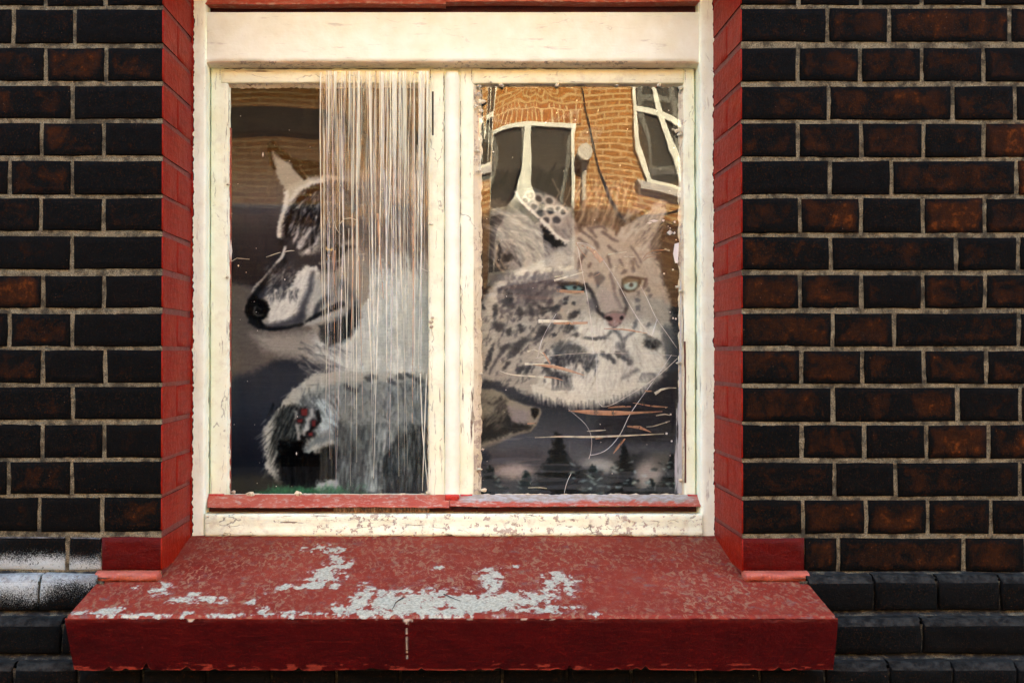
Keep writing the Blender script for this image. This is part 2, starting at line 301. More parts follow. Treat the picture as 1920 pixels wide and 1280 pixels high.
    for cx, cy, rx, ry, an in [(930, 582, 13, 5, 100), (935, 612, 12, 9, 20), (952, 560, 14, 9, 90), (975, 584, 10, 6, 100), (996, 582, 11, 6, 80), (975, 610, 6, 4, 0), (978, 618, 5, 5, 0),
                               (1020, 578, 6, 4, 0), (1042, 578, 12, 5, -20), (1024, 586, 8, 3, -30), (1010, 574, 4, 3, 0), (955, 622, 9, 5, 110), (948, 652, 12, 6, -25), (975, 645, 22, 7, -35),
                               (966, 660, 16, 6, -35), (1018, 618, 9, 9, 0), (1010, 628, 16, 4, -40), (1038, 628, 5, 3, 0), (1062, 560, 4, 4, 0), (1074, 569, 4, 4, 0), (1060, 569, 4, 3, 0),
                               (1076, 590, 12, 6, -35), (1026, 690, 9, 7, 90), (1046, 702, 22, 6, 5), (975, 694, 12, 4, -45), (990, 692, 12, 4, -60), (950, 686, 10, 4, -40), (907, 574, 6, 4, 90),
                               (920, 660, 16, 4, 110), (915, 680, 16, 3.5, 110), (1070, 615, 12, 6, 0), (1062, 622, 6, 5, 0), (1080, 628, 8, 4, 0), (1066, 608, 5, 3, 0), (1118, 634, 22, 3, 0)]:
        P.blob(cx, cy, rx, ry, (52, 52, 54), .82, an, .5, 3, 2)
    P.line([(946, 656), (930, 676), (918, 700)], 7, 4, (64, 62, 66), 3, .75)
    P.line([(1000, 644), (1030, 622), (1040, 610)], 4, 6, (70, 68, 70), 3, .7)
    P.line([(1008, 590), (1024, 578), (1048, 574)], 3, 6, (56, 56, 58), 3, .8)
    for i in range(110):
        cx, cy = r.uniform(905, 1060), r.uniform(585, 720)
        P.blob(cx, cy, r.uniform(3, 8), r.uniform(1.2, 2.6), (74, 70, 72), .55, -55+r.uniform(-20, 20))
    P.poly([(880, 722), (925, 712), (962, 726), (985, 744), (940, 748), (880, 738)], (58, 60, 66), 5, .9)
    # chin/chest dark patches
    P.poly([(1034, 650), (1052, 640), (1080, 644), (1100, 656), (1096, 664), (1040, 668)], (66, 70, 72), 6, .8)
    P.poly([(1034, 666), (1118, 664), (1120, 680), (1102, 698), (1092, 684), (1070, 682), (1050, 688), (1030, 684)], (44, 46, 54), 5, .88)
    P.fur(1036, 1120, 664, 700, 90, 95, 10, 3, [(150, 144, 128), (52, 54, 60)], .6)
    for cx, cy in [(1098, 690), (1112, 686), (1142, 668), (1132, 662), (1170, 672), (1180, 678), (1160, 664), (1150, 676)]:
        P.blob(cx, cy, 7, 5, (58, 60, 64), .8, 60)
    P.line([(1158, 646), (1172, 660), (1184, 680)], 9, 10, (92, 90, 90), 5, .75)
    P.line([(1168, 708), (1184, 700), (1196, 694)], 6, 8, (104, 102, 96), 4, .8)
    for i in range(14):
        P.line([(1040+r.uniform(-6, 6)+i*2, 706), (1036+i*3, 730)], 4, 2, (52, 54, 60), 2, .5)
    # ragged lower fringe
    for i in range(70):
        t = i/69.; x = 1000+t*220; yb = 744+22*math.sin(math.pi*min(1, t*1.15))-8*t
        P.line([(x, yb-20), (x+r.uniform(0, 4), yb+r.uniform(-2, 12))], 7, 1.5, (178, 173, 150), 2, .85, 1, .5)
    for i in range(60):
        t = i/59.; x = 1000+t*220; yb = 748+22*math.sin(math.pi*min(1, t*1.15))-8*t
        P.line([(x, yb+6), (x-r.uniform(-2, 4), yb-r.uniform(6, 16))], 3.4, 1, (50, 50, 58), 1.6, .65, 1, .5)
    # right ear
    P.poly([(1239, 375), (1249, 378), (1251, 398), (1238, 418), (1222, 448), (1216, 470), (1196, 474), (1160, 444), (1158, 424), (1168, 410), (1190, 402), (1216, 388)], (162, 154, 134), 4, 1, 1.5, 1.5)
    P.line([(1240, 378), (1214, 391), (1188, 405), (1166, 412)], 4, 4, (150, 136, 112), 2, .8)
    P.line([(1218, 391), (1192, 406), (1168, 418)], 6, 13, (26, 22, 22), 3, .95, 1, 1); P.line([(1164, 418), (1156, 440)], 8, 4, (54, 46, 44), 3, .85, 1, 1)
    P.poly([(1244, 380), (1252, 392), (1244, 388)], (60, 44, 40), 3, .7)
    P.fur(1175, 1245, 390, 462, 260, 128, 18, 2.6, [(164, 154, 128), (122, 112, 96), (146, 136, 110)], .5, None, 8)
    P.fur(1195, 1240, 405, 455, 36, 128, 10, 2.4, [(84, 76, 76)], .55, None, 8)
    # crown stripes
    for pts, w in [([(1084, 426), (1100, 440), (1116, 452)], 6), ([(1104, 428), (1118, 426), (1130, 424), (1138, 432)], 5), ([(1108, 432), (1118, 444)], 6), ([(1130, 434), (1148, 448), (1158, 453)], 6),
                   ([(1086, 448), (1100, 456)], 5), ([(1142, 462), (1156, 472)], 5), ([(1118, 456), (1122, 464)], 8), ([(1184, 462), (1196, 478), (1202, 492)], 4), ([(1162, 488), (1168, 498)], 4),
                   ([(1186, 490), (1190, 506)], 5), ([(1172, 508), (1166, 512)], 7), ([(1092, 480), (1086, 494), (1084, 506)], 6), ([(1104, 500), (1108, 494)], 5), ([(1140, 482), (1146, 500)], 6),
                   ([(1190, 486), (1198, 500)], 4), ([(1100, 470), (1092, 486)], 4)]:
        P.line(pts, w*1.1, w*.6, (66, 62, 66), 3., .75, 2, 1)
    # forehead mark, bridge
    P.poly([(1112, 514), (1122, 508), (1128, 514), (1136, 520), (1130, 530), (1120, 540), (1118, 532)], (74, 80, 86), 3, .85, 1, 1)
    P.line([(1145, 512), (1150, 532), (1156, 556), (1162, 574), (1172, 580)], 6, 6, (96, 88, 86), 3, .75)
    P.poly([(1122, 548), (1140, 540), (1154, 548), (1166, 576), (1168, 590), (1140, 590), (1124, 580)], (156, 140, 124), 8, .6)
    P.line([(1098, 534), (1110, 548), (1117, 566), (1122, 584), (1134, 594)], 8, 7, (48, 46, 48), 3, .9, 1, 1)
    P.line([(1164, 542), (1170, 556), (1176, 574), (1172, 588)], 6, 6, (66, 60, 60), 3, .8, 1, 1)
    P.blob(1112, 570, 10, 12, (88, 84, 86), .7)
    # eyes
    P.poly([(1046, 530), (1062, 530), (1080, 530), (1098, 538), (1096, 548), (1080, 550), (1060, 547)], (30, 34, 34), 3, .95, 1, .5)
    P.poly([(1058, 536), (1078, 534), (1092, 540), (1088, 546), (1066, 545)], (100, 134, 128), 2, .95, 0, 0)
    P.blob(1078, 539, 4, 3.5, (24, 30, 30), .8, 0, .4, 0, 0)
    P.line([(1048, 531), (1064, 530), (1084, 530), (1100, 538)], 5, 4, (70, 60, 52), 2, .85, 1, .5)
    P.line([(1062, 549), (1082, 552), (1094, 550)], 4, 4, (168, 150, 116), 2, .85, .5, .5)
    P.poly([(1166, 524), (1178, 518), (1196, 520), (1204, 524), (1200, 536), (1190, 546), (1176, 548), (1166, 542)], (32, 34, 32), 2.5, .95, .5, .5)
    P.blob(1183, 534, 13.5, 9.5, (120, 156, 150), 1, -12, .3, 0, 0)
    P.poly([(1168, 528), (1178, 521), (1196, 522), (1200, 527), (1184, 529), (1172, 532)], (104, 90, 68), 2.5, .9, 0, 0)
    P.blob(1184, 534, 4, 4, (30, 40, 40), .9, 0, .4, 0, 0); P.blob(1180, 531, 1.6, 1.4, (190, 205, 200), .8, 0, .4, 0, 0)
    P.line([(1168, 524), (1180, 519), (1200, 521), (1212, 523), (1208, 536)], 4, 4, (58, 50, 48), 2, .85, .5, .5)
    P.line([(1212, 522), (1214, 534), (1206, 542)], 4, 4, (92, 78, 76), 2, .7)
    for cx, cy in [(1198, 550), (1197, 562), (1197, 577), (1216, 542), (1220, 554), (1192, 604), (1190, 612), (1216, 610), (1170, 508), (1188, 504), (1108, 516)]:
        P.blob(cx, cy, 4, 5, (84, 84, 84), .7, 20)
    # nose and mouth
    P.poly([(1133, 593), (1149, 586), (1173, 588), (1172, 596), (1165, 606), (1153, 615), (1144, 610), (1138, 602)], (140, 106, 98), 2.5, .95, .5, .5)
    P.line([(1134, 590), (1148, 584), (1172, 586)], 3, 3, (110, 92, 82), 2, .8, .5, .5)
    P.blob(1142, 597, 7, 4, (34, 26, 26), .95, 10, .35, .5, .5); P.blob(1166, 596, 3.5, 4, (40, 30, 30), .95, 30, .35, .5, .5)
    P.line([(1142, 608), (1153, 615), (1164, 606)], 3, 3, (92, 64, 60), 2, .8)
    P.line([(1150, 617), (1140, 628), (1126, 634), (1096, 634)], 6, 4, (92, 92, 88), 3, .9, 1, 1)
    P.line([(1152, 618), (1162, 628), (1170, 640), (1168, 648)], 6, 9, (88, 88, 86), 3, .85, 1, 1)
    P.line([(1170, 636), (1180, 628), (1190, 622)], 7, 5, (96, 96, 94), 3, .8, 1, 1)
    P.blob(1223, 644, 15, 10, (24, 28, 32), .95, 10, .5, 3, 2); P.blob(1212, 630, 9, 4, (70, 70, 70), .6, 10)
    P.poly([(1246, 610), (1270, 610), (1275, 680), (1254, 690), (1242, 640)], (64, 72, 76), 8, .7)
    for i in range(10):
        P.line([(1204+i*3, 700), (1196+i*3, 716)], 3, 1, (66, 66, 72), 1.5, .55, 0, 0)
    P.fur(1060, 1240, 600, 750, 700, lambda x, y: 90+(1150-x)*.35, 14, 2.6, [(206, 202, 180), (176, 170, 148), (152, 146, 126)], .35, inpoly(face), 14)
    # area right and below the cat
    P.poly([(1130, 772), (1200, 738), (1250, 700), (1300, 690), (1300, 830), (1110, 830)], (38, 38, 46), 12, .8)
    P.fur(1120, 1260, 760, 830, 160, 0, 34, 4, [(28, 28, 34), (52, 50, 58), (60, 62, 68)], .5, None, 5)
    # small animal, lower left of the right pane
    sm = [(890, 728), (922, 729), (944, 736), (955, 748), (980, 757), (998, 762), (1012, 765), (1015, 772), (1008, 792), (996, 807), (962, 815), (935, 828), (908, 838), (890, 842)]
    P.poly(sm, (134, 126, 102), 3, 1, 1, 1)
    P.poly([(900, 790), (930, 770), (950, 776), (972, 792), (994, 796), (1000, 800), (994, 806), (960, 812), (930, 824), (895, 834)], (36, 37, 36), 6, .92)
    P.poly([(934, 752), (950, 746), (954, 770), (950, 800), (930, 810), (925, 780)], (48, 46, 42), 6, .8)
    P.poly([(950, 762), (970, 764), (990, 772), (996, 782), (984, 794), (962, 790)], (128, 116, 112), 7, .85)
    P.line([(914, 756), (926, 756), (940, 748)], 4, 6, (46, 44, 40), 3, .85)
    P.fur(900, 950, 735, 800, 160, 130, 14, 3, [(134, 124, 96), (92, 84, 70)], .5, inpoly(sm))
    P.poly([(995, 766), (1004, 764), (1011, 767), (1010, 776), (1003, 786), (997, 778)], (18, 20, 20), 2.5, .95, 1, .5)
    P.line([(1012, 766), (1014, 774), (1007, 792), (994, 808)], 3, 3, (124, 112, 88), 1.5, .85, .5, .5)
    P.line([(990, 809), (964, 815), (936, 828), (908, 838)], 3, 6, (112, 104, 90), 2, .8, .5, .5)
    # evening woods along the bottom
    P.poly([(895, 850), (1010, 838), (1030, 870), (990, 900), (900, 900)], (66, 60, 62), 12, .6)
    P.blob(963, 884, 34, 14, (156, 138, 122), .85, 0, .6); P.blob(905, 860, 14, 12, (36, 42, 58), .7)
    def conifer(cx, top, bot, w, col, hi):
        n = int((bot-top)/5)
        for i in range(n):
            t = i/float(n); y = top+(bot-top)*t; ww = w*(.12+.88*t)*r.uniform(.7, 1.1)
            for sgn in (-1, 1):
                ww_ = ww*r.uniform(.55, 1.25); P.line([(cx+r.uniform(-2, 2), y-3), (cx+sgn*ww_*.6, y+r.uniform(-1, 6)), (cx+sgn*ww_, y+r.uniform(-6, 7))], 10, 3, col, 3, .8, 5, 2.5)
            if hi is not None and r.rand() < .8:
                sx = r.choice([-1, 1]); P.line([(cx+sx*ww*.3, y+2), (cx+sx*ww*r.uniform(.7, 1.1), y-r.uniform(-2, 7))], 4, 2, hi, 2.5, .5, 4, 1.5)
    P.poly([(1014, 940), (1016, 880), (1036, 850), (1060, 850), (1090, 878), (1140, 884), (1170, 850), (1200, 850), (1290, 860), (1290, 945)], (38, 44, 46), 8, .8)
    conifer(920, 880, 940, 46, (24, 38, 38), (150, 168, 158)); conifer(986, 892, 940, 40, (26, 42, 42), (150, 168, 158))
    conifer(1047, 818, 940, 62, (18, 27, 28), None)
    P.blob(1128, 872, 32, 12, (150, 150, 140), .8, 12, .6); P.blob(1216, 888, 26, 30, (160, 146, 132), .85, 30, .5); P.blob(1240, 864, 20, 16, (110, 104, 94), .7)
    conifer(1112, 880, 945, 44, (26, 44, 44), (160, 178, 168)); conifer(1170, 842, 945, 34, (14, 24, 25), None)
    conifer(1262, 858, 945, 30, (20, 32, 34), (150, 164, 154)); conifer(1222, 905, 945, 26, (24, 38, 38), (164, 168, 152))
    for i in range(60):
        x, y = r.uniform(1070, 1270), r.uniform(866, 920)
        P.blob(x, y, r.uniform(3, 7), r.uniform(1.5, 3), (156, 172, 162) if r.rand() < .6 else (22, 34, 36), .5, r.uniform(-30, 30), .5, 3, 1)
    # weave and soft print grain
    g = 1+.10*(vnoise(X/1.6, Y/1.6, 77)-.5)+.05*(fbm(X/60, Y/60, 80, 3)-.5)
    P.img *= g[..., None]
    I = P.img; B = I.copy(); n_ = 0
    for dx in (-1, 0, 1):
        for dy in (-1, 0, 1):
            w = .25 if (dx or dy) else 1.; B = B+np.roll(np.roll(I, dx, 1), dy, 0)*w; n_ += w
    P.img = B/(n_+1)
    return P

# ------------------------------------------------------------------ measuring: photo pixel + depth behind the brick face -> metres
def ray(px, py):
    a = (px-PPX)/FPX; b = (PPY-py)/FPX; cp, sp = math.cos(PITCH), math.sin(PITCH)
    return a, cp-b*sp, sp+b*cp
def pt(px, py, y=0.):
    a, dy, dz = ray(px, py); t = (y-CAM[1])/dy
    return (a*t, y, CAM[2]+dz*t)
def PXx(px, y=0., py=560.): return pt(px, py, y)[0]
def PZ(py, y=0.): return pt(PPX, py, y)[2]
FR = .226           # window frame stands this far behind the brick face
SA = FR+.036        # sashes
GL = SA+.012        # glass
CL = GL+.030        # printed cloth

# ------------------------------------------------------------------ object helpers
def link(o, parent=None):
    C.objects.link(o)
    if parent is not None: o.parent = parent
    return o
def tag(o, label=None, cat=None, group=None, kind=None):
    if label: o['label'] = label
    if cat: o['category'] = cat
    if group: o['group'] = group
    if kind: o['kind'] = kind
    return o
def thing(name, label, cat, group=None, loc=(0, 0, 0)):
    o = bpy.data.objects.new(name, None); C.objects.link(o); o.location = loc
    return tag(o, label, cat, group)
def mesh(name, verts, faces, mats, parent=None, smooth=False, slots=None, attrs=None):
    me = bpy.data.meshes.new(name); me.from_pydata([tuple(v) for v in verts], [], [tuple(f) for f in faces])
    for m in (mats if isinstance(mats, (list, tuple)) else [mats]): me.materials.append(m)
    if slots is not None: me.polygons.foreach_set('material_index', np.array(slots, dtype=np.int32))
    if smooth: me.polygons.foreach_set('use_smooth', np.ones(len(me.polygons), dtype=bool))
    for k, v in (attrs or {}).items():
        v = np.asarray(v, dtype=np.float32)
        if v.ndim == 1:
            me.attributes.new(k, 'FLOAT', 'POINT').data.foreach_set('value', v)
        else:
            me.attributes.new(k, 'FLOAT_COLOR', 'POINT').data.foreach_set('color', np.concatenate([v, np.ones((len(v), 1), np.float32)], 1).ravel())
    me.update()
    o = bpy.data.objects.new(name, me); link(o, parent)
    if parent is not None and parent.location.length > 0: o.location = -parent.location
    return o
def grid_faces(nx, ny, off=0, flip=False):
    i, j = np.meshgrid(np.arange(nx-1), np.arange(ny-1)); a = (j*nx+i).ravel()+off
    f = np.stack([a, a+1, a+nx+1, a+nx], 1)
    return f[:, ::-1] if flip else f
def grid(name, V, mats, parent=None, smooth=True, attrs=None, flip=False):
    """V: (ny, nx, 3) array"""
    ny, nx = V.shape[:2]
    n = ny*nx; f = grid_faces(nx, ny, 0, flip)
    me = bpy.data.meshes.new(name); me.vertices.add(n); me.vertices.foreach_set('co', V.reshape(-1).astype(np.float32))
    me.loops.add(f.size); me.loops.foreach_set('vertex_index', f.ravel().astype(np.int32))
    me.polygons.add(len(f)); me.polygons.foreach_set('loop_start', (np.arange(len(f))*4).astype(np.int32))
    me.update(calc_edges=True)
    me.polygons.foreach_set('use_smooth', np.full(len(f), smooth))
    for m in (mats if isinstance(mats, (list, tuple)) else [mats]): me.materials.append(m)
    for k, v in (attrs or {}).items():
        v = np.asarray(v, dtype=np.float32)
        if v.ndim == 2: me.attributes.new(k, 'FLOAT', 'POINT').data.foreach_set('value', v.ravel())
        else: me.attributes.new(k, 'FLOAT_COLOR', 'POINT').data.foreach_set('color', np.concatenate([v.reshape(-1, 3), np.ones((n, 1), np.float32)], 1).ravel())
    me.update()
    o = bpy.data.objects.new(name, me); link(o, parent)
    return o
def box(name, x0, x1, y0, y1, z0, z1, mat, parent=None, bev=.0):
    bm = bmesh.new(); bmesh.ops.create_cube(bm, size=1.)
    for v in bm.verts: v.co = Vector(((x0+x1)/2+v.co.x*(x1-x0), (y0+y1)/2+v.co.y*(y1-y0), (z0+z1)/2+v.co.z*(z1-z0)))
    if bev: bmesh.ops.bevel(bm, geom=list(bm.edges), offset=bev, segments=2, affect='EDGES', profile=.6)
    me = bpy.data.meshes.new(name); bm.to_mesh(me); bm.free(); me.materials.append(mat)
    if bev: me.polygons.foreach_set('use_smooth', np.zeros(len(me.polygons), dtype=bool))
    return link(bpy.data.objects.new(name, me), parent)

# ------------------------------------------------------------------ materials
def new_mat(name):
    m = bpy.data.materials.new(name); m.use_nodes = True; t = m.node_tree
    return m, t, t.nodes['Principled BSDF']
def N(t, typ, **kw):
    n = t.nodes.new(typ)
    for k, v in kw.items():
        if k.startswith('i_'): n.inputs[k[2:].replace('_', ' ')].default_value = v
        else: setattr(n, k, v)
    return n
def noise(t, vec, scale, detail=4., rough=.6, dist=0.):
    n = N(t, 'ShaderNodeTexNoise'); n.inputs['Scale'].default_value = scale; n.inputs['Detail'].default_value = detail
    n.inputs['Roughness'].default_value = rough; n.inputs['Distortion'].default_value = dist
    if vec is not None: t.links.new(vec, n.inputs['Vector'])
    return n.outputs['Fac']
def ramp(t, fac, stops):
    n = N(t, 'ShaderNodeValToRGB'); e = n.color_ramp.elements
    while len(e) < len(stops): e.new(.5)
    for q, (p, c) in zip(e, stops):
        q.position = p; q.color = (c, c, c, 1) if isinstance(c, (int, float)) else (*c, 1)
    t.links.new(fac, n.inputs[0]); return n.outputs[0]
def mixc(t, fac, a, b, mode='MIX'):
    n = N(t, 'ShaderNodeMix', data_type='RGBA', blend_type=mode)
    for sock, v in ((n.inputs[0], fac), (n.inputs[6], a), (n.inputs[7], b)):
        if hasattr(v, 'is_linked') or hasattr(v, 'links'): t.links.new(v, sock)
        elif isinstance(v, (int, float)): sock.default_value = v
        else: sock.default_value = (*v, 1)
    return n.outputs[2]
def mth(t, op, a, b=None, clamp=False, c=None):
    n = N(t, 'ShaderNodeMath', operation=op, use_clamp=clamp)
    for k, v in enumerate((a, b, c)):
        if v is None: continue
        if isinstance(v, (int, float)): n.inputs[k].default_value = v
        else: t.links.new(v, n.inputs[k])
    return n.outputs[0]
def mapped(t, scale=(1, 1, 1), which='Object', loc=(0, 0, 0)):
    tc = N(t, 'ShaderNodeTexCoord'); mp = N(t, 'ShaderNodeMapping'); mp.inputs['Scale'].default_value = scale; mp.inputs['Location'].default_value = loc
    t.links.new(tc.outputs[which], mp.inputs[0]); return mp.outputs[0]
def bump(t, b, height, strength=.5, dist=.001, prev=None):
    n = N(t, 'ShaderNodeBump'); n.inputs['Strength'].default_value = strength; n.inputs['Distance'].default_value = dist
    t.links.new(height, n.inputs['Height'])
    if prev is not None: t.links.new(prev, n.inputs['Normal'])
    if b is not None: t.links.new(n.outputs[0], b.inputs['Normal'])
    return n.outputs[0]
def attr(t, name, out='Fac'):
    n = N(t, 'ShaderNodeAttribute'); n.attribute_name = name; return n.outputs[out]

def mat_brick(name, spray=False, lit_tops=False):
    """dark engineering brick; object colour R = how brown, G = seed"""
    m, t, b = new_mat(name)
    oi = N(t, 'ShaderNodeObjectInfo'); sep = N(t, 'ShaderNodeSeparateColor'); t.links.new(oi.outputs['Color'], sep.inputs[0])
    tc = N(t, 'ShaderNodeTexCoord'); cb = N(t, 'ShaderNodeCombineXYZ')
    s = mth(t, 'MULTIPLY', sep.outputs[1], 61.); t.links.new(s, cb.inputs[0]); t.links.new(s, cb.inputs[1]); t.links.new(s, cb.inputs[2])
    va = N(t, 'ShaderNodeVectorMath', operation='ADD'); t.links.new(tc.outputs['Object'], va.inputs[0]); t.links.new(cb.outputs[0], va.inputs[1]); v = va.outputs[0]
    e = attr(t, 'inner')
    big = noise(t, v, 16, 4, .68, .5); mid = noise(t, v, 60, 5, .7); fine = noise(t, v, 420, 3, .7)
    th = mth(t, 'MULTIPLY_ADD', sep.outputs[0], .50, False, .10)
    q = mth(t, 'ADD', big, mth(t, 'MULTIPLY', mth(t, 'SUBTRACT', mid, .5), .55)); q = mth(t, 'ADD', q, mth(t, 'SUBTRACT', th, .55))
    q = mth(t, 'ADD', q, mth(t, 'MULTIPLY', mth(t, 'SUBTRACT', e, 1.), .22))
    f = ramp(t, q, [(.30, 0.), (.62, 1.)])
    base = mixc(t, f, (.0016, .0021, .0018), (.027, .0082, .0020))
    hot = ramp(t, mth(t, 'MULTIPLY_ADD', mid, .5, False, mth(t, 'MULTIPLY', q, .75)), [(.70, 0.), (.86, 1.)])
    base = mixc(t, mth(t, 'MULTIPLY', hot, .75), base, (.120, .032, .0055))
    base = mixc(t, ramp(t, fine, [(.60, 0.), (.70, .8)]), base, (.065, .024, .008))
    base = mixc(t, ramp(t, noise(t, v, 900, 2), [(.30, .55), (.45, 0.)]), base, (.004, .004, .004))
    base = mixc(t, ramp(t, noise(t, v, 330, 1, .4), [(.815, 0.), (.83, .7)]), base, (.30, .17, .10))
    if spray:
        g = N(t, 'ShaderNodeNewGeometry'); sx = N(t, 'ShaderNodeSeparateXYZ'); t.links.new(g.outputs['Position'], sx.inputs[0])
        z1, z2 = PZ(1068), PZ(1075)
        up = mth(t, 'DIVIDE', mth(t, 'SUBTRACT', sx.outputs[2], z1), .062)     # 0 at the foot of the upper row, 1 near its top
        lo = mth(t, 'DIVIDE', mth(t, 'SUBTRACT', z2, sx.outputs[2]), .075)
        wig = mth(t, 'MULTIPLY', mth(t, 'SUBTRACT', noise(t, g.outputs['Position'], 9, 2), .5), 1.1)
        d = mth(t, 'ADD', mth(t, 'MAXIMUM', up, lo), wig)
        gr = mth(t, 'ADD', d, mth(t, 'MULTIPLY', mth(t, 'SUBTRACT', noise(t, g.outputs['Position'], 520, 3, .8), .5), 1.5))
        w = ramp(t, gr, [(.20, 1.), (.52, 0.)])
        chip = ramp(t, noise(t, g.outputs['Position'], 150, 4, .7), [(.60, 1.), (.64, .05)])
        w = mth(t, 'MULTIPLY', w, chip); w = mth(t, 'MULTIPLY', w, .92)
        base = mixc(t, w, base, (.37, .41, .37))
    if lit_tops or spray:       # paler grey painted on upward faces as lit ledges, plus random grey specks
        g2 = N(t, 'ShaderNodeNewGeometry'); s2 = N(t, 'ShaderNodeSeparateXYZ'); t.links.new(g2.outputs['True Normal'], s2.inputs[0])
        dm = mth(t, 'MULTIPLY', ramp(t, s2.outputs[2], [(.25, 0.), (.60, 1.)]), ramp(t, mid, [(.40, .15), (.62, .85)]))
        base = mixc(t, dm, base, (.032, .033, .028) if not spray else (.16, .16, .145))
        base = mixc(t, mth(t, 'MULTIPLY', ramp(t, noise(t, v, 8, 3), [(.4, 0.), (.7, .5)]), ramp(t, fine, [(.4, 0.), (.7, 1.)])), base, (.010, .0125, .0125))
    t.links.new(base, b.inputs['Base Color'])
    t.links.new(ramp(t, mid, [(.3, .55), (.7, .85)]), b.inputs['Roughness']); b.inputs['Specular IOR Level'].default_value = .035
    n1 = bump(t, None, mid, .7, .003); bump(t, b, fine, .9, .0012, n1)
    return m

def mat_mortar(name, painted=None, dull=1.):
    m, t, b = new_mat(name); v = mapped(t, which='Object')
    f1 = noise(t, v, 640, 3, .75); f2 = noise(t, v, 34, 4, .7); f3 = noise(t, v, 1500, 2, .7)
    if painted is None:
        c = ramp(t, f1, [(.34, (.022, .020, .012)), (.46, (.13, .112, .063)), (.57, (.255, .225, .135)), (.72, (.50, .46, .30))])
        c = mixc(t, ramp(t, f2, [(.40, .80), (.55, 0.)]), c, (.020, .018, .013))
        if dull < 1: c = mixc(t, ramp(t, f2, [(.45, 1.), (.68, dull)]), c, (.016, .017, .016))
    else:
        c = mixc(t, ramp(t, f2, [(.4, 0.), (.7, 1.)]), painted, tuple(x*.6 for x in painted))
    t.links.new(c, b.inputs['Base Color']); b.inputs['Roughness'].default_value = .95 if painted is None else .45
    b.inputs['Specular IOR Level'].default_value = .1 if painted is None else .4
    n = bump(t, None, f1, 1., .0022); bump(t, b, f3, .6, .001, n)
    return m

def mat_red(name, col, col2, rough=.38, wear=.0, bumpk=.6, spec=.5):
    m, t, b = new_mat(name); v = mapped(t); v2 = mapped(t, (14, 14, 150))
    f1 = noise(t, v, 26, 4, .6); f2 = noise(t, v, 260, 4, .65); f3 = noise(t, v2, 1., 4, .6)
    c = mixc(t, ramp(t, f1, [(.35, 0.), (.68, 1.)]), col, col2)
    c = mixc(t, ramp(t, f3, [(.48, 0.), (.72, .55)]), c, tuple(x*.45 for x in col))
    if wear:
        c = mixc(t, ramp(t, noise(t, v, 330, 4, .7), [(.60, 0.), (.70, wear)]), c, (.36, .26, .2))
        c = mixc(t, ramp(t, noise(t, v, 120, 5, .75), [(.66, 0.), (.70, wear)]), c, (.02, .012, .01))
    t.links.new(c, b.inputs['Base Color'])
    t.links.new(ramp(t, f2, [(.3, rough-.06), (.7, rough+.2)]), b.inputs['Roughness']); b.inputs['Specular IOR Level'].default_value = spec
    n = bump(t, None, f1, bumpk, .006); n = bump(t, None, f3, bumpk*.5, .0015, n); bump(t, b, f2, bumpk*.8, .0012, n)
    return m

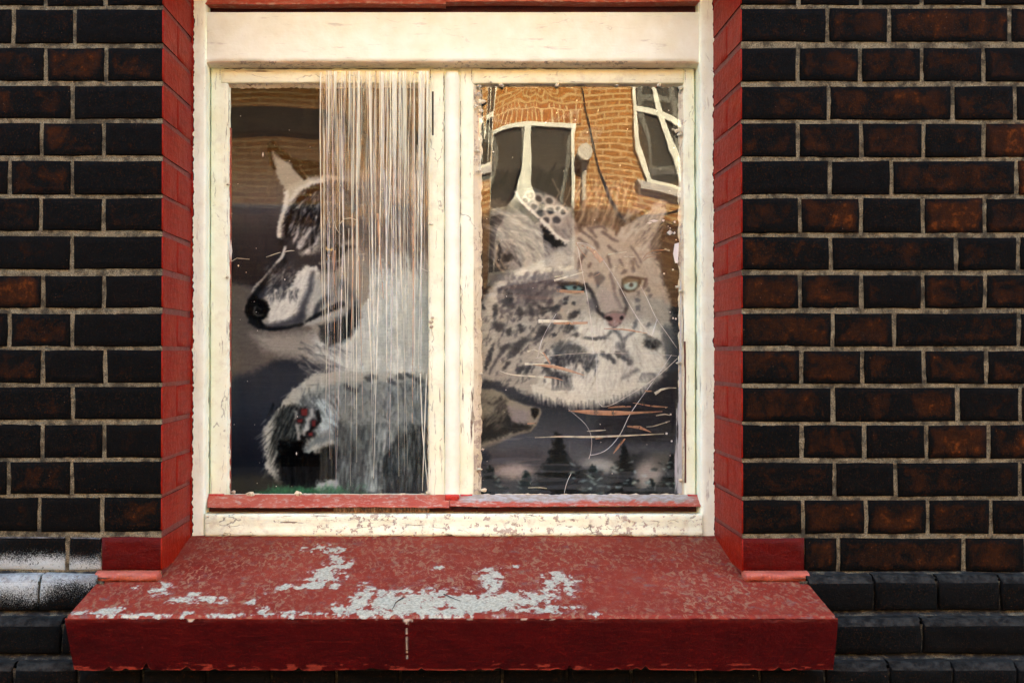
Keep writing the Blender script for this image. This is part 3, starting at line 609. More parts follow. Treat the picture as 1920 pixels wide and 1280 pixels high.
def mat_white(name, col=(.77, .86, .63), cracks=.35, axis='z', dirt=.25, flake=.0):
    """old cream gloss over timber: brush marks, hairline cracks along the grain, flaked patches"""
    m, t, b = new_mat(name)
    sc = {'z': (60, 60, 5), 'x': (5, 60, 60)}[axis]
    v = mapped(t); vg = mapped(t, sc)
    g = noise(t, vg, 1.6, 5, .65, .3); f1 = noise(t, v, 18, 4, .6); f2 = noise(t, v, 240, 4, .6)
    c = mixc(t, ramp(t, f1, [(.35, 0.), (.75, 1.)]), col, (col[0]*.90, col[1]*.87, col[2]*.78))
    vo = N(t, 'ShaderNodeTexVoronoi', feature='DISTANCE_TO_EDGE'); vo.inputs['Scale'].default_value = .9
    wv = N(t, 'ShaderNodeVectorMath', operation='MULTIPLY_ADD'); wv.inputs[1].default_value = (.3, .3, .3); nz = N(t, 'ShaderNodeTexNoise'); nz.inputs['Scale'].default_value = 40.; t.links.new(v, nz.inputs['Vector'])
    sc2 = mapped(t, {'z': (26, 26, 3.), 'x': (3., 26, 26)}[axis]); t.links.new(sc2, wv.inputs[2]); t.links.new(nz.outputs['Color'], wv.inputs[0]); t.links.new(wv.outputs[0], vo.inputs['Vector'])
    line = ramp(t, vo.outputs['Distance'], [(.0, 1.), (.014, 0.)])
    where = ramp(t, noise(t, v, 9., 3, .6), [(.50-.12*cracks, 0.), (.62-.12*cracks, 1.)])
    where2 = ramp(t, noise(t, v, 55., 3, .6), [(.46, 0.), (.54, 1.)])
    cr = mth(t, 'MULTIPLY', mth(t, 'MULTIPLY', mth(t, 'MULTIPLY', line, where), where2), min(.8, cracks*.7))
    grain = mth(t, 'MULTIPLY', ramp(t, g, [(.355, 1.), (.395, 0.)]), ramp(t, noise(t, v, 13, 3, .6), [(.46, 0.), (.60, min(1, cracks*1.2))]))
    dirtm = mth(t, 'MULTIPLY', ramp(t, noise(t, v, 32, 6, .72), [(.52, 0.), (.74, 1.)]), dirt)
    c = mixc(t, dirtm, c, (.34, .27, .17))
    if flake:
        fm = mth(t, 'ADD', noise(t, v, 75, 6, .72), mth(t, 'MULTIPLY', mth(t, 'SUBTRACT', noise(t, v, 7, 2), .5), .5))
        fl = ramp(t, fm, [(.66-.14*flake, 0.), (.675-.14*flake, 1.)])
        c = mixc(t, fl, c, mixc(t, noise(t, vg, 3, 4, .7), (.22, .18, .12), (.52, .48, .37)))
    c = mixc(t, cr, c, (.05, .035, .02)); c = mixc(t, grain, c, (.13, .10, .065))
    t.links.new(c, b.inputs['Base Color']); t.links.new(ramp(t, f2, [(.3, .42), (.7, .62)]), b.inputs['Roughness'])
    b.inputs['Specular IOR Level'].default_value = .35
    h = mth(t, 'SUBTRACT', mth(t, 'MULTIPLY', g, .5), mth(t, 'MULTIPLY', cr, 1.4)); h = mth(t, 'SUBTRACT', h, mth(t, 'MULTIPLY', grain, .6))
    if flake: h = mth(t, 'SUBTRACT', h, mth(t, 'MULTIPLY', fl, .8))
    n = bump(t, None, h, .5, .0016); n = bump(t, None, f1, .4, .006, n); bump(t, b, f2, .25, .0007, n)
    return m

def mat_plain(name, col, rough=.6, spec=.5, metal=0.):
    m, t, b = new_mat(name); v = mapped(t); f = noise(t, v, 40, 4, .6)
    c = mixc(t, f, tuple(x*.8 for x in col), tuple(min(1, x*1.15) for x in col)); t.links.new(c, b.inputs['Base Color'])
    b.inputs['Roughness'].default_value = rough; b.inputs['Specular IOR Level'].default_value = spec; b.inputs['Metallic'].default_value = metal
    bump(t, b, noise(t, v, 200, 3), .3, .001); return m

def mat_clear(name, ior=1.5, boost=1., haze=0., rough=.0, streak=None, wav=.0, tint=(1, 1, 1)):
    """thin clear sheet: it lets light straight through, reflects by Fresnel and scatters a little where hazy"""
    m = bpy.data.materials.new(name); m.use_nodes = True; t = m.node_tree; t.nodes.clear()
    out = N(t, 'ShaderNodeOutputMaterial'); tr = N(t, 'ShaderNodeBsdfTransparent'); gl = N(t, 'ShaderNodeBsdfGlossy'); ge = N(t, 'ShaderNodeNewGeometry'); dt = N(t, 'ShaderNodeVectorMath', operation='DOT_PRODUCT')
    tr.inputs[0].default_value = (*tint, 1); gl.inputs['Roughness'].default_value = rough
    t.links.new(ge.outputs['Normal'], dt.inputs[0]); t.links.new(ge.outputs['Incoming'], dt.inputs[1])
    one = mth(t, 'SUBTRACT', 1., mth(t, 'ABSOLUTE', dt.outputs['Value']), True); f0 = ((ior-1)/(ior+1))**2*boost
    fr = mth(t, 'MULTIPLY_ADD', mth(t, 'POWER', one, 5.), 1-f0, True, f0)          # Schlick, same from both sides
    mx = N(t, 'ShaderNodeMixShader'); t.links.new(fr, mx.inputs[0]); t.links.new(tr.outputs[0], mx.inputs[1]); t.links.new(gl.outputs[0], mx.inputs[2])
    last = mx.outputs[0]
    if haze or streak:
        df = N(t, 'ShaderNodeBsdfDiffuse'); df.inputs[0].default_value = (.80, .74, .60, 1)
        if streak: t.links.new(ramp(t, noise(t, mapped(t, (210, 1, .9)), 1., 3, .7), [(.33, (.30, .18, .06)), (.42, (.60, .54, .30)), (.48, (.78, .86, .66))]), df.inputs[0])  # copper streaks put the reflected brick front into the film's colour
        v = mapped(t); h = mth(t, 'MULTIPLY', ramp(t, noise(t, v, 14, 4, .6), [(.3, .5), (.75, 1.)]), haze)
        h = mth(t, 'MAXIMUM', h, mth(t, 'MULTIPLY', ramp(t, noise(t, v, 700, 2, .5), [(.735, 0.), (.76, .6)]), .5))
        if streak: h = streak(t, h)
        m2 = N(t, 'ShaderNodeMixShader'); t.links.new(h, m2.inputs[0]); t.links.new(last, m2.inputs[1]); t.links.new(df.outputs[0], m2.inputs[2]); last = m2.outputs[0]
    t.links.new(last, out.inputs[0]); return m

M = {}
M['brick'] = mat_brick('dark_brick'); M['sprayed'] = mat_brick('sprayed_brick', True)
M['mortar'] = mat_mortar('mortar')
RED = (.20, .0045, .0007); RED2 = (.25, .013, .0022); OX = (.072, .0016, .0009); OX2 = (.046, .0014, .0008)
M['dirty_mortar'] = mat_mortar('dirty_mortar', None, .32)
M['red_mortar'] = mat_mortar('painted_mortar', (.17, .016, .010))
M['red'] = mat_red('red_masonry_paint', RED, RED2, .42, .10, .9, .09)
M['oxblood'] = mat_red('oxblood_gloss', OX, OX2, .42, .12, .9, .08)
M['rust_red'] = mat_red('faded_red_timber', (.30, .050, .022), (.34, .09, .045), .6, .8)
M['dark_red'] = mat_red('old_dark_red', (.07, .006, .004), (.10, .009, .006), .5, .2)
M['w_z'] = mat_white('cream_paint_upright', axis='z', cracks=.5, dirt=.22, col=(.77, .86, .67))
M['w_x'] = mat_white('cream_paint_level', axis='x', cracks=.30, dirt=.03, col=(.79, .88, .70))
M['w_sash'] = mat_white('cream_sash_paint', axis='z', cracks=.9, dirt=.3, col=(.77, .85, .64))
M['w_top'] = mat_white('cream_sash_rail_paint', axis='x', cracks=.9, dirt=.4, col=(.77, .82, .56))
M['w_flaky'] = mat_white('flaking_cream_paint', axis='x', cracks=1.2, dirt=.55, flake=.55)
M['putty'] = mat_white('old_putty', axis='z', cracks=1.5, dirt=1., flake=.6, col=(.62, .60, .42))
M['dark'] = mat_plain('dark_void', (.012, .010, .009), .9, .1)

# ------------------------------------------------------------------ ground and the far side of the street
def mat_asphalt(name, c):
    m, t, b = new_mat(name); v = mapped(t); f = noise(t, v, 120, 4, .7); g = noise(t, v, .8, 4, .6)
    t.links.new(mixc(t, mth(t, 'MULTIPLY', f, g), tuple(x*.6 for x in c), tuple(x*1.8 for x in c)), b.inputs['Base Color']); b.inputs['Roughness'].default_value = .9
    bump(t, b, f, .6, .004); return m
def sheet(name, x0, x1, y0, y1, z, mat, kind='structure'):
    o = mesh(name, [(x0, y0, z), (x1, y0, z), (x1, y1, z), (x0, y1, z)], [(0, 1, 2, 3)], mat); return tag(o, kind=kind)
sheet('ground', -900, 900, -900, 900, -.02, mat_asphalt('ground_earth', (.10, .09, .075)))
sheet('road', -80, 80, -8.2, -1.9, .004, mat_asphalt('asphalt', (.05, .05, .05)))
pv = mat_asphalt('paving', (.13, .125, .115))
tag(box('pavement', -80, 80, -1.9, .6, -.05, .12, pv), kind='structure')
tag(box('pavement', -80, 80, -10.2, -8.2, -.05, .12, pv), kind='structure')

# ------------------------------------------------------------------ the brick wall of the house
LROW = [(-52, 10), (18, 81), (90, 151), (161, 222), (231, 291), (302, 364), (372, 432), (443, 504), (517, 577), (588, 649), (656, 718), (726, 786), (796, 858), (866, 926), (933, 996), (1007, 1068)]
RROW = [(-52, 9), (16, 78), (90, 152), (162, 224), (232, 294), (302, 364), (372, 436), (445, 506), (516, 577), (588, 649), (658, 719), (727, 790), (797, 859), (868, 930), (938, 1000), (1009, 1071)]
LJ = {0: [82, 195], 1: [22, 138], 2: [83, 197], 3: [134], 4: [76, 193], 5: [16, 134], 6: [75, 193], 7: [134], 8: [80, 194], 9: [17, 135], 10: [80, 197], 11: [137], 12: [80, 196], 13: [17, 135], 14: [75, 192], 15: [128]}
RJ = {0: [1500, 1617, 1732, 1848], 1: [1554, 1670, 1897], 2: [1498, 1615, 1731, 1848], 3: [1556, 1789], 4: [1498, 1617, 1734, 1847], 5: [1558, 1674, 1908], 6: [1501, 1616, 1732, 1848],
      7: [1559, 1794], 8: [1501, 1616, 1731, 1848], 9: [1562, 1677, 1911], 10: [1503, 1617, 1733, 1850], 11: [1562, 1796], 12: [1503, 1621, 1737, 1853], 13: [1564, 1679, 1912],
      14: [1505, 1623, 1739, 1857], 15: [1571, 1805]}
XL, XR = PXx(305), PXx(1390)          # the two edges of the window opening, in metres
PL, PR = 305., 1390.
TOPROW = -2
XLO, XHI = PXx(-200), PXx(2160)
wall = thing('brick_wall', 'dark brown engineering brick house wall with sandy mortar around the window', 'brick wall')

def brick_mesh(w, h, d, rng, mats, side=0, tb=0., jit=.0012, bv=.0024):
    """brick centred on its face, face looking to -y; side = +1 / -1: that end is painted; tb = rounded top arris"""
    P = [(-w/2, -h/2), (0, -h/2), (w/2, -h/2), (w/2, 0), (w/2, h/2), (0, h/2), (-w/2, h/2), (-w/2, 0)]
    P = [(x+rng.uniform(-jit, jit)*(0 if side and abs(x-side*w/2) < 1e-6 else 1), z+rng.uniform(-jit, jit)) for x, z in P]
    A, B, Cc, D = [], [], [], []
    for x, z in P:
        top = z > h*.3
        bz = tb if (top and tb) else bv
        ix = x-math.copysign(bv, x) if abs(x) > w*.3 else x
        iz = z-math.copysign(bz, z) if abs(z) > h*.3 else z
        A.append((x, (tb*1.1 if (top and tb) else bv*.9), z)); B.append((ix, rng.uniform(-.0004, .0006), iz))
        jx = x-math.copysign(.014, x) if abs(x) > w*.3 else x; jz = z-math.copysign(.014+(tb if top else 0), z) if abs(z) > h*.3 else z
        Cc.append((jx, rng.uniform(-.0006, .0006), jz)); D.append((x, d, z))
    V = Cc+B+A+D; F = [tuple(range(8))]; S_ = [0]
    for r0 in (0, 8, 16):
        for k in range(8):
            a, b2 = r0+k, r0+(k+1) % 8
            F.append((a, r0+8+k, r0+8+(k+1) % 8, b2))
            onside = side and all(abs(P[q][0]-side*w/2) < .004 for q in (k, (k+1) % 8))
            S_.append(1 if (onside and r0 > 0) else 0)
    me = bpy.data.meshes.new('brick'); me.from_pydata(V, [], F)
    for m in mats: me.materials.append(m)
    me.polygons.foreach_set('material_index', S_)
    sm = [True]*9+[True]*8+[False]*8; me.polygons.foreach_set('use_smooth', sm)
    me.attributes.new('inner', 'FLOAT', 'POINT').data.foreach_set('value', [1.]*8+[0.]*24)
    me.update(); return me

rb = random.Random(4)
BROWN = {('L', 8, 0): .98, ('L', 2, 1): .8, ('L', 1, 0): .3, ('R', 6, 1): .95, ('R', 6, 3): .95, ('R', 8, 0): .92, ('R', 8, 3): .8, ('R', 4, 4): 1.05, ('R', 5, 3): 1.25, ('R', 12, 3): .92, ('R', 2, 2): .75,
         ('R', 4, 2): .72, ('R', 14, 1): .75, ('R', 12, 1): .7, ('R', 10, 3): .7, ('R', 13, 1): .2, ('R', 0, 0): .8, ('L', 14, 2): .62, ('L', 10, 2): .28, ('L', 9, 2): .02, ('L', 11, 1): .02,
         ('L', 7, 1): .1, ('L', 13, 2): .1, ('L', 1, 2): .1, ('L', 15, 0): .2, ('L', 15, 1): .62, ('R', 15, 2): .8, ('R', 15, 1): .66, ('R', 1, 0): .5, ('R', 1, 1): .6, ('R', 3, 2): .5, ('R', 9, 1): .66}
def put_brick(x0, x1, z0, z1, y, d, mats, side=0, brown=.5, tb=0., jit=.0011):
    me = brick_mesh(x1-x0, z1-z0, d, rb, mats, side, tb, jit)
    o = bpy.data.objects.new('brick', me); link(o, wall)
    o.location = ((x0+x1)/2, y, (z0+z1)/2); o.color = (max(0, min(1.3, brown)), rb.random(), 0, 1)
    o.rotation_euler = (rb.uniform(-.004, .004), rb.uniform(-.004, .004), rb.uniform(-.003, .003)) if not side else (0, 0, 0)
    return o
def row_edges(side, r):
    """joint positions of one row, px, reaching past the frame"""
    src, rows = (LJ, 16) if side == 'L' else (RJ, 16)
    rr = r
    if r < 0: rr = {-1: 3 if side == 'L' else 3, -2: 2}[r]
    j = list(src[rr])
    if rr == 15: kind = 'S'
    elif rr % 2 == 0: kind = 'H'
    elif rr % 4 == 1: kind = 'A'
    else: kind = 'B'
    if side == 'L':
        x = j[0]; steps = {'H': [117], 'A': [233, 117], 'B': [233, 117], 'S': [233, 117]}[kind]; k = 0
        while x > -200: x -= steps[k % len(steps)]; j.insert(0, x); k += 1
        return j+[None]
    x = j[-1]; steps = {'H': [117], 'A': [117, 233], 'B': [117, 233], 'S': [117, 233]}[kind]; k = 0
    while x < 2160: x += steps[k % len(steps)]; j.append(x); k += 1
    return [None]+j
for r in range(TOPROW, 16):
    for side in 'LR':
        rows = LROW if side == 'L' else RROW
        zt, zb = (rows[r] if r >= 0 else (rows[0][0]+r*70.8, rows[0][1]+r*70.8))
        z1, z0 = PZ(zt), PZ(zb)
        E = row_edges(side, r); n = len(E)-1
        first = 0
        if side == 'L':
            vis0 = sum(1 for q in E[:-1] if q < 0)-1      # index of the first brick in view
            for k in range(n):
                a = PXx(E[k])+.0042; b2 = XL if E[k+1] is None else PXx(E[k+1])-.0042
                corner = E[k+1] is None
                br = BROWN.get((side, r, k-vis0), rb.uniform(.22, .62))
                if r == 15 and corner:        # the painted brick over the sill end
                    m_ = PXx(192); put_brick(a, m_-.0005, z0, z1, 0, .10, [M['sprayed'], M['red']], 0, .6)
                    o = put_brick(m_, XL, z0, z1, -.0006, FR+.05, [M['oxblood'], M['red']], 1); o['label'] = 'oxblood painted brick'; continue
                mat = M['sprayed'] if r == 15 else M['brick']
                put_brick(a, b2, z0, z1, rb.uniform(-.0008, .0008), ((FR+.05) if r % 2 == 0 else .104) if corner else .07, [mat, M['red']], 1 if corner else 0, br)
        else:
            for k in range(n):
                a = XR if E[k] is None else PXx(E[k])+.0042; b2 = PXx(E[k+1])-.0042
                corner = E[k] is None
                br = BROWN.get((side, r, k), rb.uniform(.40, .78))
                if r == 15 and corner:
                    m_ = PXx(1507); put_brick(m_+.0005, b2, z0, z1, 0, .10, [M['brick'], M['red']], 0, .8)
                    o = put_brick(XR, m_, z0, z1, -.0006, FR+.05, [M['oxblood'], M['red']], -1); o['label'] = 'oxblood painted brick'; continue
                put_brick(a, b2, z0, z1, rb.uniform(-.0008, .0008), ((FR+.05) if r % 2 == 0 else .104) if corner else .07, [M['brick'], M['red']], -1 if corner else 0, br)
        if r % 2 and r != 15:                 # second brick of the reveal in the stretcher rows
            sg = 1 if side == 'L' else -1; X0 = XL if side == 'L' else XR
            me = brick_mesh(FR+.05-.1045, z1-z0, .06, rb, [M['red'], M['red']])
            o = bpy.data.objects.new('brick', me); link(o, wall); o.location = (X0+sg*.0005, (.1045+FR+.05)/2, (z0+z1)/2); o.rotation_euler = (0, 0, R(90)*sg)
            o.color = (.5, rb.random(), 0, 1)

# mortar: one displaced sheet each side, pushed up between the bricks; painted strips in the reveals
ZTOP = PZ(LROW[0][0]+TOPROW*70.8-8); ZPL = PZ(1073)
def mortar_sheet(x0, x1, z0, z1, seed, step=.0045):
    nx, nz = int((x1-x0)/step)+2, int((z1-z0)/step)+2
    X, Z = np.meshgrid(np.linspace(x0, x1, nx), np.linspace(z0, z1, nz))
    Y = .0034+.0017*(fbm(X*70, Z*70, seed, 3)-.5)*2+.0011*(vnoise(X*330, Z*330, seed+9)-.5)*2
    return grid('mortar', np.stack([X, Y, Z], -1), M['mortar'], wall)
mortar_sheet(XLO, XL-.0015, ZPL-.004, ZTOP, 40); mortar_sheet(XR+.0015, XHI, ZPL-.004, ZTOP, 60)
for sg, X0 in ((1, XL), (-1, XR)):
    nz, ny = 260, 46
    Yy, Z = np.meshgrid(np.linspace(.004, FR+.05, ny), np.linspace(ZPL-.004, ZTOP, nz))
    Xx = X0-sg*(.0020+.0014*(fbm(Yy*60, Z*60, 71, 3)-.5)*2)
    grid('painted_mortar', np.stack([Xx, Yy, Z], -1), M['red_mortar'], wall, flip=(sg < 0))

# plinth: three bull-nosed courses, each stepping out under the wall
STEP = .034
prow = []                      # (z0, z1, y)
z = PZ(1074); 
for k in range(1, 4):
    y = -STEP*k; zb = z-.0655; prow.append((zb, z, y)); z = zb-.0095
PJ = {0: ([72], [1640, 1760, 1877]), 1: ([115], [1730]), 2: ([25], [1668, 1788, 1908])}
pst = {0: 119, 1: 240, 2: 121}
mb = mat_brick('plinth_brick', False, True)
for k, (z0, z1, y) in enumerate(prow):
    sc = lambda px: PXx(px, y, 1150)
    l = [PJ[k][0][0]]; st = pst[k]
    while l[0] > -200: l.insert(0, l[0]-st)
    while l[-1] < (190 if k < 2 else 800): l.append(l[-1]+st)
    rr_ = list(PJ[k][1])
    while rr_[-1] < 2160: rr_.append(rr_[-1]+st)
    while rr_[0] > (1500 if k < 2 else 930): rr_.insert(0, rr_[0]-st)
    if k < 2: l = [q for q in l if q < 150]+[179]; rr_ = [1514]+[q for q in rr_ if q > 1530]
    for seq in (l, rr_):
        for a, b2 in zip(seq, seq[1:]):
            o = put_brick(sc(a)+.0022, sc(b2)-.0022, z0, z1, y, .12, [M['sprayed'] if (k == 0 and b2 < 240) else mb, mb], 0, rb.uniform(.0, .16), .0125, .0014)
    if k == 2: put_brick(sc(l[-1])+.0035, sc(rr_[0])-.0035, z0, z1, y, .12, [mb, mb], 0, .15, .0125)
    for xa, xb in ((XLO, PXx(205)), (PXx(1490), XHI)) if k < 2 else ((XLO, XHI),):
        X, Z = np.meshgrid(np.linspace(xa, xb, 260), np.linspace(z0-.011, z1-.010, 16))
        Yy = y+.0085+.0035*(fbm(X*40, Z*60, 90+k, 3)-.5)*2
        grid('mortar', np.stack([X, Yy, Z], -1), M['dirty_mortar'], wall)
    for xa, xb in ((XLO, PXx(215)), (PXx(1480), XHI)) if k < 2 else ((XLO, XHI),):
        X, Yy = np.meshgrid(np.linspace(xa, xb, 260), np.linspace(y+.012, y+STEP+.012, 10))    # dirty mortar fillet in the angle of the ledge
        Z = z1-.0065+.0035*(fbm(X*30, Yy*60, 95+k, 3)-.3)*2+np.maximum(0, Yy-y-.022)*.50
        grid('mortar', np.stack([X, Yy, Z], -1), M['dirty_mortar'], wall)
# the rest of the front: plain masses with coursed brick as surface
def mat_coursed(name, c1, c2, cm, bw=.225, bh=.075, mort=.008):
    m, t, b = new_mat(name); tc = N(t, 'ShaderNodeTexCoord'); sp = N(t, 'ShaderNodeSeparateXYZ'); cb = N(t, 'ShaderNodeCombineXYZ')
    t.links.new(tc.outputs['Object'], sp.inputs[0]); t.links.new(sp.outputs[0], cb.inputs[0]); t.links.new(sp.outputs[2], cb.inputs[1])
    k = N(t, 'ShaderNodeTexBrick'); k.inputs['Scale'].default_value = 1.; k.inputs['Brick Width'].default_value = bw; k.inputs['Row Height'].default_value = bh; k.inputs['Mortar Size'].default_value = mort
    k.inputs['Color1'].default_value = (*c1, 1); k.inputs['Color2'].default_value = (*c2, 1); k.inputs['Mortar'].default_value = (*cm, 1); t.links.new(cb.outputs[0], k.inputs['Vector'])
    n = noise(t, tc.outputs['Object'], 9, 4, .7)
    t.links.new(mixc(t, mth(t, 'MULTIPLY', n, .5), k.outputs['Color'], tuple(x*.5 for x in c1)), b.inputs['Base Color']); b.inputs['Roughness'].default_value = .85; b.inputs['Specular IOR Level'].default_value = .06
    bump(t, b, k.outputs['Fac'], -.5, .004); return m
M['coursed'] = mat_coursed('dark_coursed_brick', (.006, .006, .005), (.024, .009, .004), (.12, .105, .07), .248, .075, .009)
ROOF = 9.35
box('upper_wall', -12, 12, .0, .34, ZTOP, ROOF, M['coursed'], wall)
box('side_wall', -12, XLO, .0, .34, .1, ZTOP, M['coursed'], wall); box('side_wall', XHI, 12, .0, .34, .1, ZTOP, M['coursed'], wall)
box('wall_core', XLO, XL-.03, .06, .34, .1, ZTOP, M['dark'], wall); box('wall_core', XR+.03, XHI, .06, .34, .1, ZTOP, M['dark'], wall)
box('lower_wall', -12, 12, -.085, .34, .1, prow[-1][0]-.002, M['coursed'], wall)
box('wall_core', XLO, XHI, -.02, .34, prow[-1][0]-.002, ZPL-.055, M['dark'], wall)

# ------------------------------------------------------------------ stone window sill
sill = thing('window_sill', 'broad red painted stone window sill with patches of paint worn to white', 'window sill')
def sill_z(y):
    zf, zw, zb = PZ(1155, -.177), PZ(1085, 0.), PZ(1004, FR)
    return np.interp(y, [-.177, 0., FR], [zf, zw, zb])
SX0, SX1 = PXx(122, -.177, 1155), PXx(1571, -.177, 1155)
def patch(X, Y_):
    """1 where the paint has come off; places measured on the photograph, shapes by noise"""
    a = np.zeros(X.shape)
    def blob(px, py, rx, ry, k=1.):
        nonlocal a
        # centre: intersect the pixel with the slope
        for y in np.linspace(-.177, FR, 160):
            if PZ(py, y) <= sill_z(y): break
        cx = PXx(px, y, py); sx = (y-CAM[1])/FPX
        a = np.maximum(a, k*np.exp(-((X-cx)/(rx*sx))**2-((Y_-y)/(ry*sx*3.1))**2))
    for q in [(300, 1104, 22, 10), (340, 1127, 26, 5), (390, 1124, 34, 7), (372, 1112, 20, 4, .8), (196, 1147, 26, 5), (150, 1146, 16, 7), (255, 1100, 12, 4, .8), (470, 1128, 12, 5, .85), (215, 1143, 18, 5),
              (350, 1148, 14, 5, .9), (490, 1143, 14, 5, .9), (606, 1032, 42, 6, .95), (600, 1028, 20, 9, .8), (632, 1055, 16, 20, .9), (612, 1078, 32, 16), (590, 1094, 26, 8, .9), (648, 1062, 14, 10, .7), (626, 1098, 10, 8, .8),
              (640, 1140, 24, 9, .95), (680, 1120, 26, 20), (720, 1126, 50, 16, 1.05), (800, 1123, 70, 18, 1.1), (770, 1140, 60, 10, 1.1), (860, 1126, 60, 14, 1.1), (930, 1130, 60, 14, 1.1), (985, 1122, 56, 13, 1.05),
              (920, 1082, 26, 16), (925, 1100, 16, 12, .95), (1050, 1084, 34, 11), (1030, 1098, 26, 9, .9), (1066, 1110, 16, 8, .8), (1055, 1140, 40, 7, 1.), (1000, 1144, 60, 6, .9), (890, 1140, 40, 8, 1.), (835, 1146, 70, 8, 1.1),
              (700, 1148, 90, 6, 1.), (560, 1150, 80, 4, .85), (1118, 1150, 14, 3, .95), (440, 1151, 50, 3, .8), (250, 1152, 90, 3, .8), (960, 1062, 20, 5, .55), (820, 1066, 14, 5, .5), (545, 1100, 40, 6, .55), (500, 1108, 20, 5, .6)]:
        blob(*q)
    sc = 85.
    n = fbm(X*sc, Y_*sc*.8, 120, 5, .62); n2 = fbm(X*30, Y_*26, 130, 4, .6)
    n3 = fbm(X*210, Y_*150, 133, 3, .6)
    f = a*1.02+((n-.5)*2.6+(n2-.5)*.9+(n3-.5)*.6)*(.30+.70*np.clip(a*1.6, 0, 1))
    return sstep(.56, .60, f), sstep(.38, .52, f), a
NXs, NYs = 980, 250
Xg, Yg = np.meshgrid(np.linspace(SX0+.004, SX1-.004, NXs), np.linspace(FR+.02, -.177, NYs))
# the ends run in towards the wall a little
m_, soft, _ = patch(Xg, Yg)
Zg = sill_z(Yg)+.0011*(fbm(Xg*9, Yg*9, 140, 4)-.5)*2+.0006*(fbm(Xg*60, Yg*60, 141, 3)-.5)*2-.0009*m_
edge = sstep(-.168, -.177, Yg); Zg = Zg-.004*edge*edge
Yd = Yg+edge*.002*(fbm(Xg*25, Yg*0, 150, 4)-.5)*2
wear = fbm(Xg*11, Yg*9, 160, 5, .6)
top = grid('sill_top', np.stack([Xg, Yd, Zg], -1), [], sill, attrs={'peel': m_, 'halo': soft, 'wear': wear}, flip=True)
m, t, b = new_mat('worn_sill_paint'); v = mapped(t); vs = mapped(t, (1, .55, 1))
pe, ha, we = attr(t, 'peel'), attr(t, 'halo'), attr(t, 'wear')
f1 = noise(t, vs, 95, 5, .72, .8); f2 = noise(t, v, 420, 4, .7); f3 = noise(t, v, 6, 3, .6)
c = mixc(t, ramp(t, f3, [(.35, 0.), (.7, 1.)]), (.150, .0135, .0060), (.205, .031, .015))
dust = mth(t, 'MULTIPLY', ramp(t, f1, [(.50, 0.), (.60, 1.)]), ramp(t, we, [(.30, .25), (.62, .95)]))
c = mixc(t, dust, c, (.225, .115, .062))
c = mixc(t, ramp(t, noise(t, v, 38, 5, .75), [(.56, 0.), (.68, .7)]), c, (.13, .075, .062))
c = mixc(t, ramp(t, f2, [(.62, 0.), (.70, .8)]), c, (.10, .02, .016))
c = mixc(t, ramp(t, noise(t, v, 240, 3, .7), [(.69, 0.), (.73, .6)]), c, (.32, .25, .18))
c = mixc(t, mth(t, 'MULTIPLY', ha, .45), c, (.30, .22, .19))
wht = mixc(t, ramp(t, noise(t, v, 170, 5, .75), [(.40, 0.), (.60, 1.)]), (.25, .235, .16), (.43, .42, .30))
c = mixc(t, pe, c, wht)
t.links.new(c, b.inputs['Base Color']); t.links.new(ramp(t, f2, [(.3, .55), (.7, .85)]), b.inputs['Roughness']); b.inputs['Specular IOR Level'].default_value = .15
n_ = bump(t, None, pe, -.8, .0014); n_ = bump(t, None, f1, .5, .0012, n_); bump(t, b, f2, .6, .0008, n_)
top.data.materials.append(m); M['sill'] = m
# front face: leans back towards its foot, ragged lower edge
BX0, BX1 = PXx(140, -.143, 1255), PXx(1562, -.143, 1255)
u, w_ = np.meshgrid(np.linspace(0, 1, 760), np.linspace(0, 1, 70))
X = (SX0+(SX1-SX0)*u)*(1-w_)+(BX0+(BX1-BX0)*u)*w_
zt_ = PZ(1155, -.177)-.0035; zb_ = PZ(1255, -.143)
xx = X*1000
rag = .0022*(fbm(X*12, X*0, 170, 4)-.5)*2+.0030*np.maximum(0, vnoise(X*55, X*0+3, 171)-.72)*4
for nx_, ww, dd in [(205, 5, .008), (275, 5, .010), (352, 5, .006), (1068, 4, .007), (1210, 5, .007), (1460, 5, .006), (560, 5, .005), (790, 4, .004)]:
    rag = rag+dd*np.exp(-((X-PXx(nx_, -.143, 1255))/(ww/FPX*1.96))**2)
Z = zt_+(zb_-zt_)*w_+rag*w_**6
bow = 1-w_
Y = (-.177-.0008)+(.034)*(w_**1.15)+.0018*(fbm(X*10, Z*16, 180, 4)-.5)*2+.0009*(fbm(X*55, Z*70, 181, 3)-.5)*2+.002*sstep(.1, 0, w_)
crk = np.exp(-((X-PXx(763, -.16, 1200))/.0012)**2)*(vnoise(Z*260, Z*0, 5) > .35)*(w_ < .8)
chip = sstep(.5, .8, np.exp(-((X-PXx(357, -.177, 1155))/.010)**2-(w_/.10)**2)+(fbm(X*130, Z*130, 190, 3)-.5))
chip = np.maximum(chip, sstep(.5, .8, np.exp(-((X-PXx(763, -.177, 1155))/.013)**2-(w_/.13)**2)+(fbm(X*130, Z*130, 191, 3)-.5)))
lip = sstep(.62, .7, fbm(X*60, Z*200, 195, 3))*sstep(.05, .0, w_)*sstep(PXx(470, -.177), PXx(520, -.177), X)*sstep(PXx(1150, -.177), PXx(1090, -.177), X)
pe_ = np.clip(chip+lip+.85*crk, 0, 1)
front = grid('sill_front', np.stack([X, Y+.002*crk, Z], -1), [], sill, attrs={'peel': pe_, 'rim': np.clip(sstep(.035, .0, w_)*sstep(.35, .6, fbm(X*60, X*0, 197, 4))+sstep(.96, 1., w_)*sstep(.42, .62, fbm(X*50, X*0, 198, 4))+.8*sstep(.86, .9, w_)*sstep(.62, .68, fbm(X*45, Z*160, 199, 4)), 0, 1)}, flip=True)
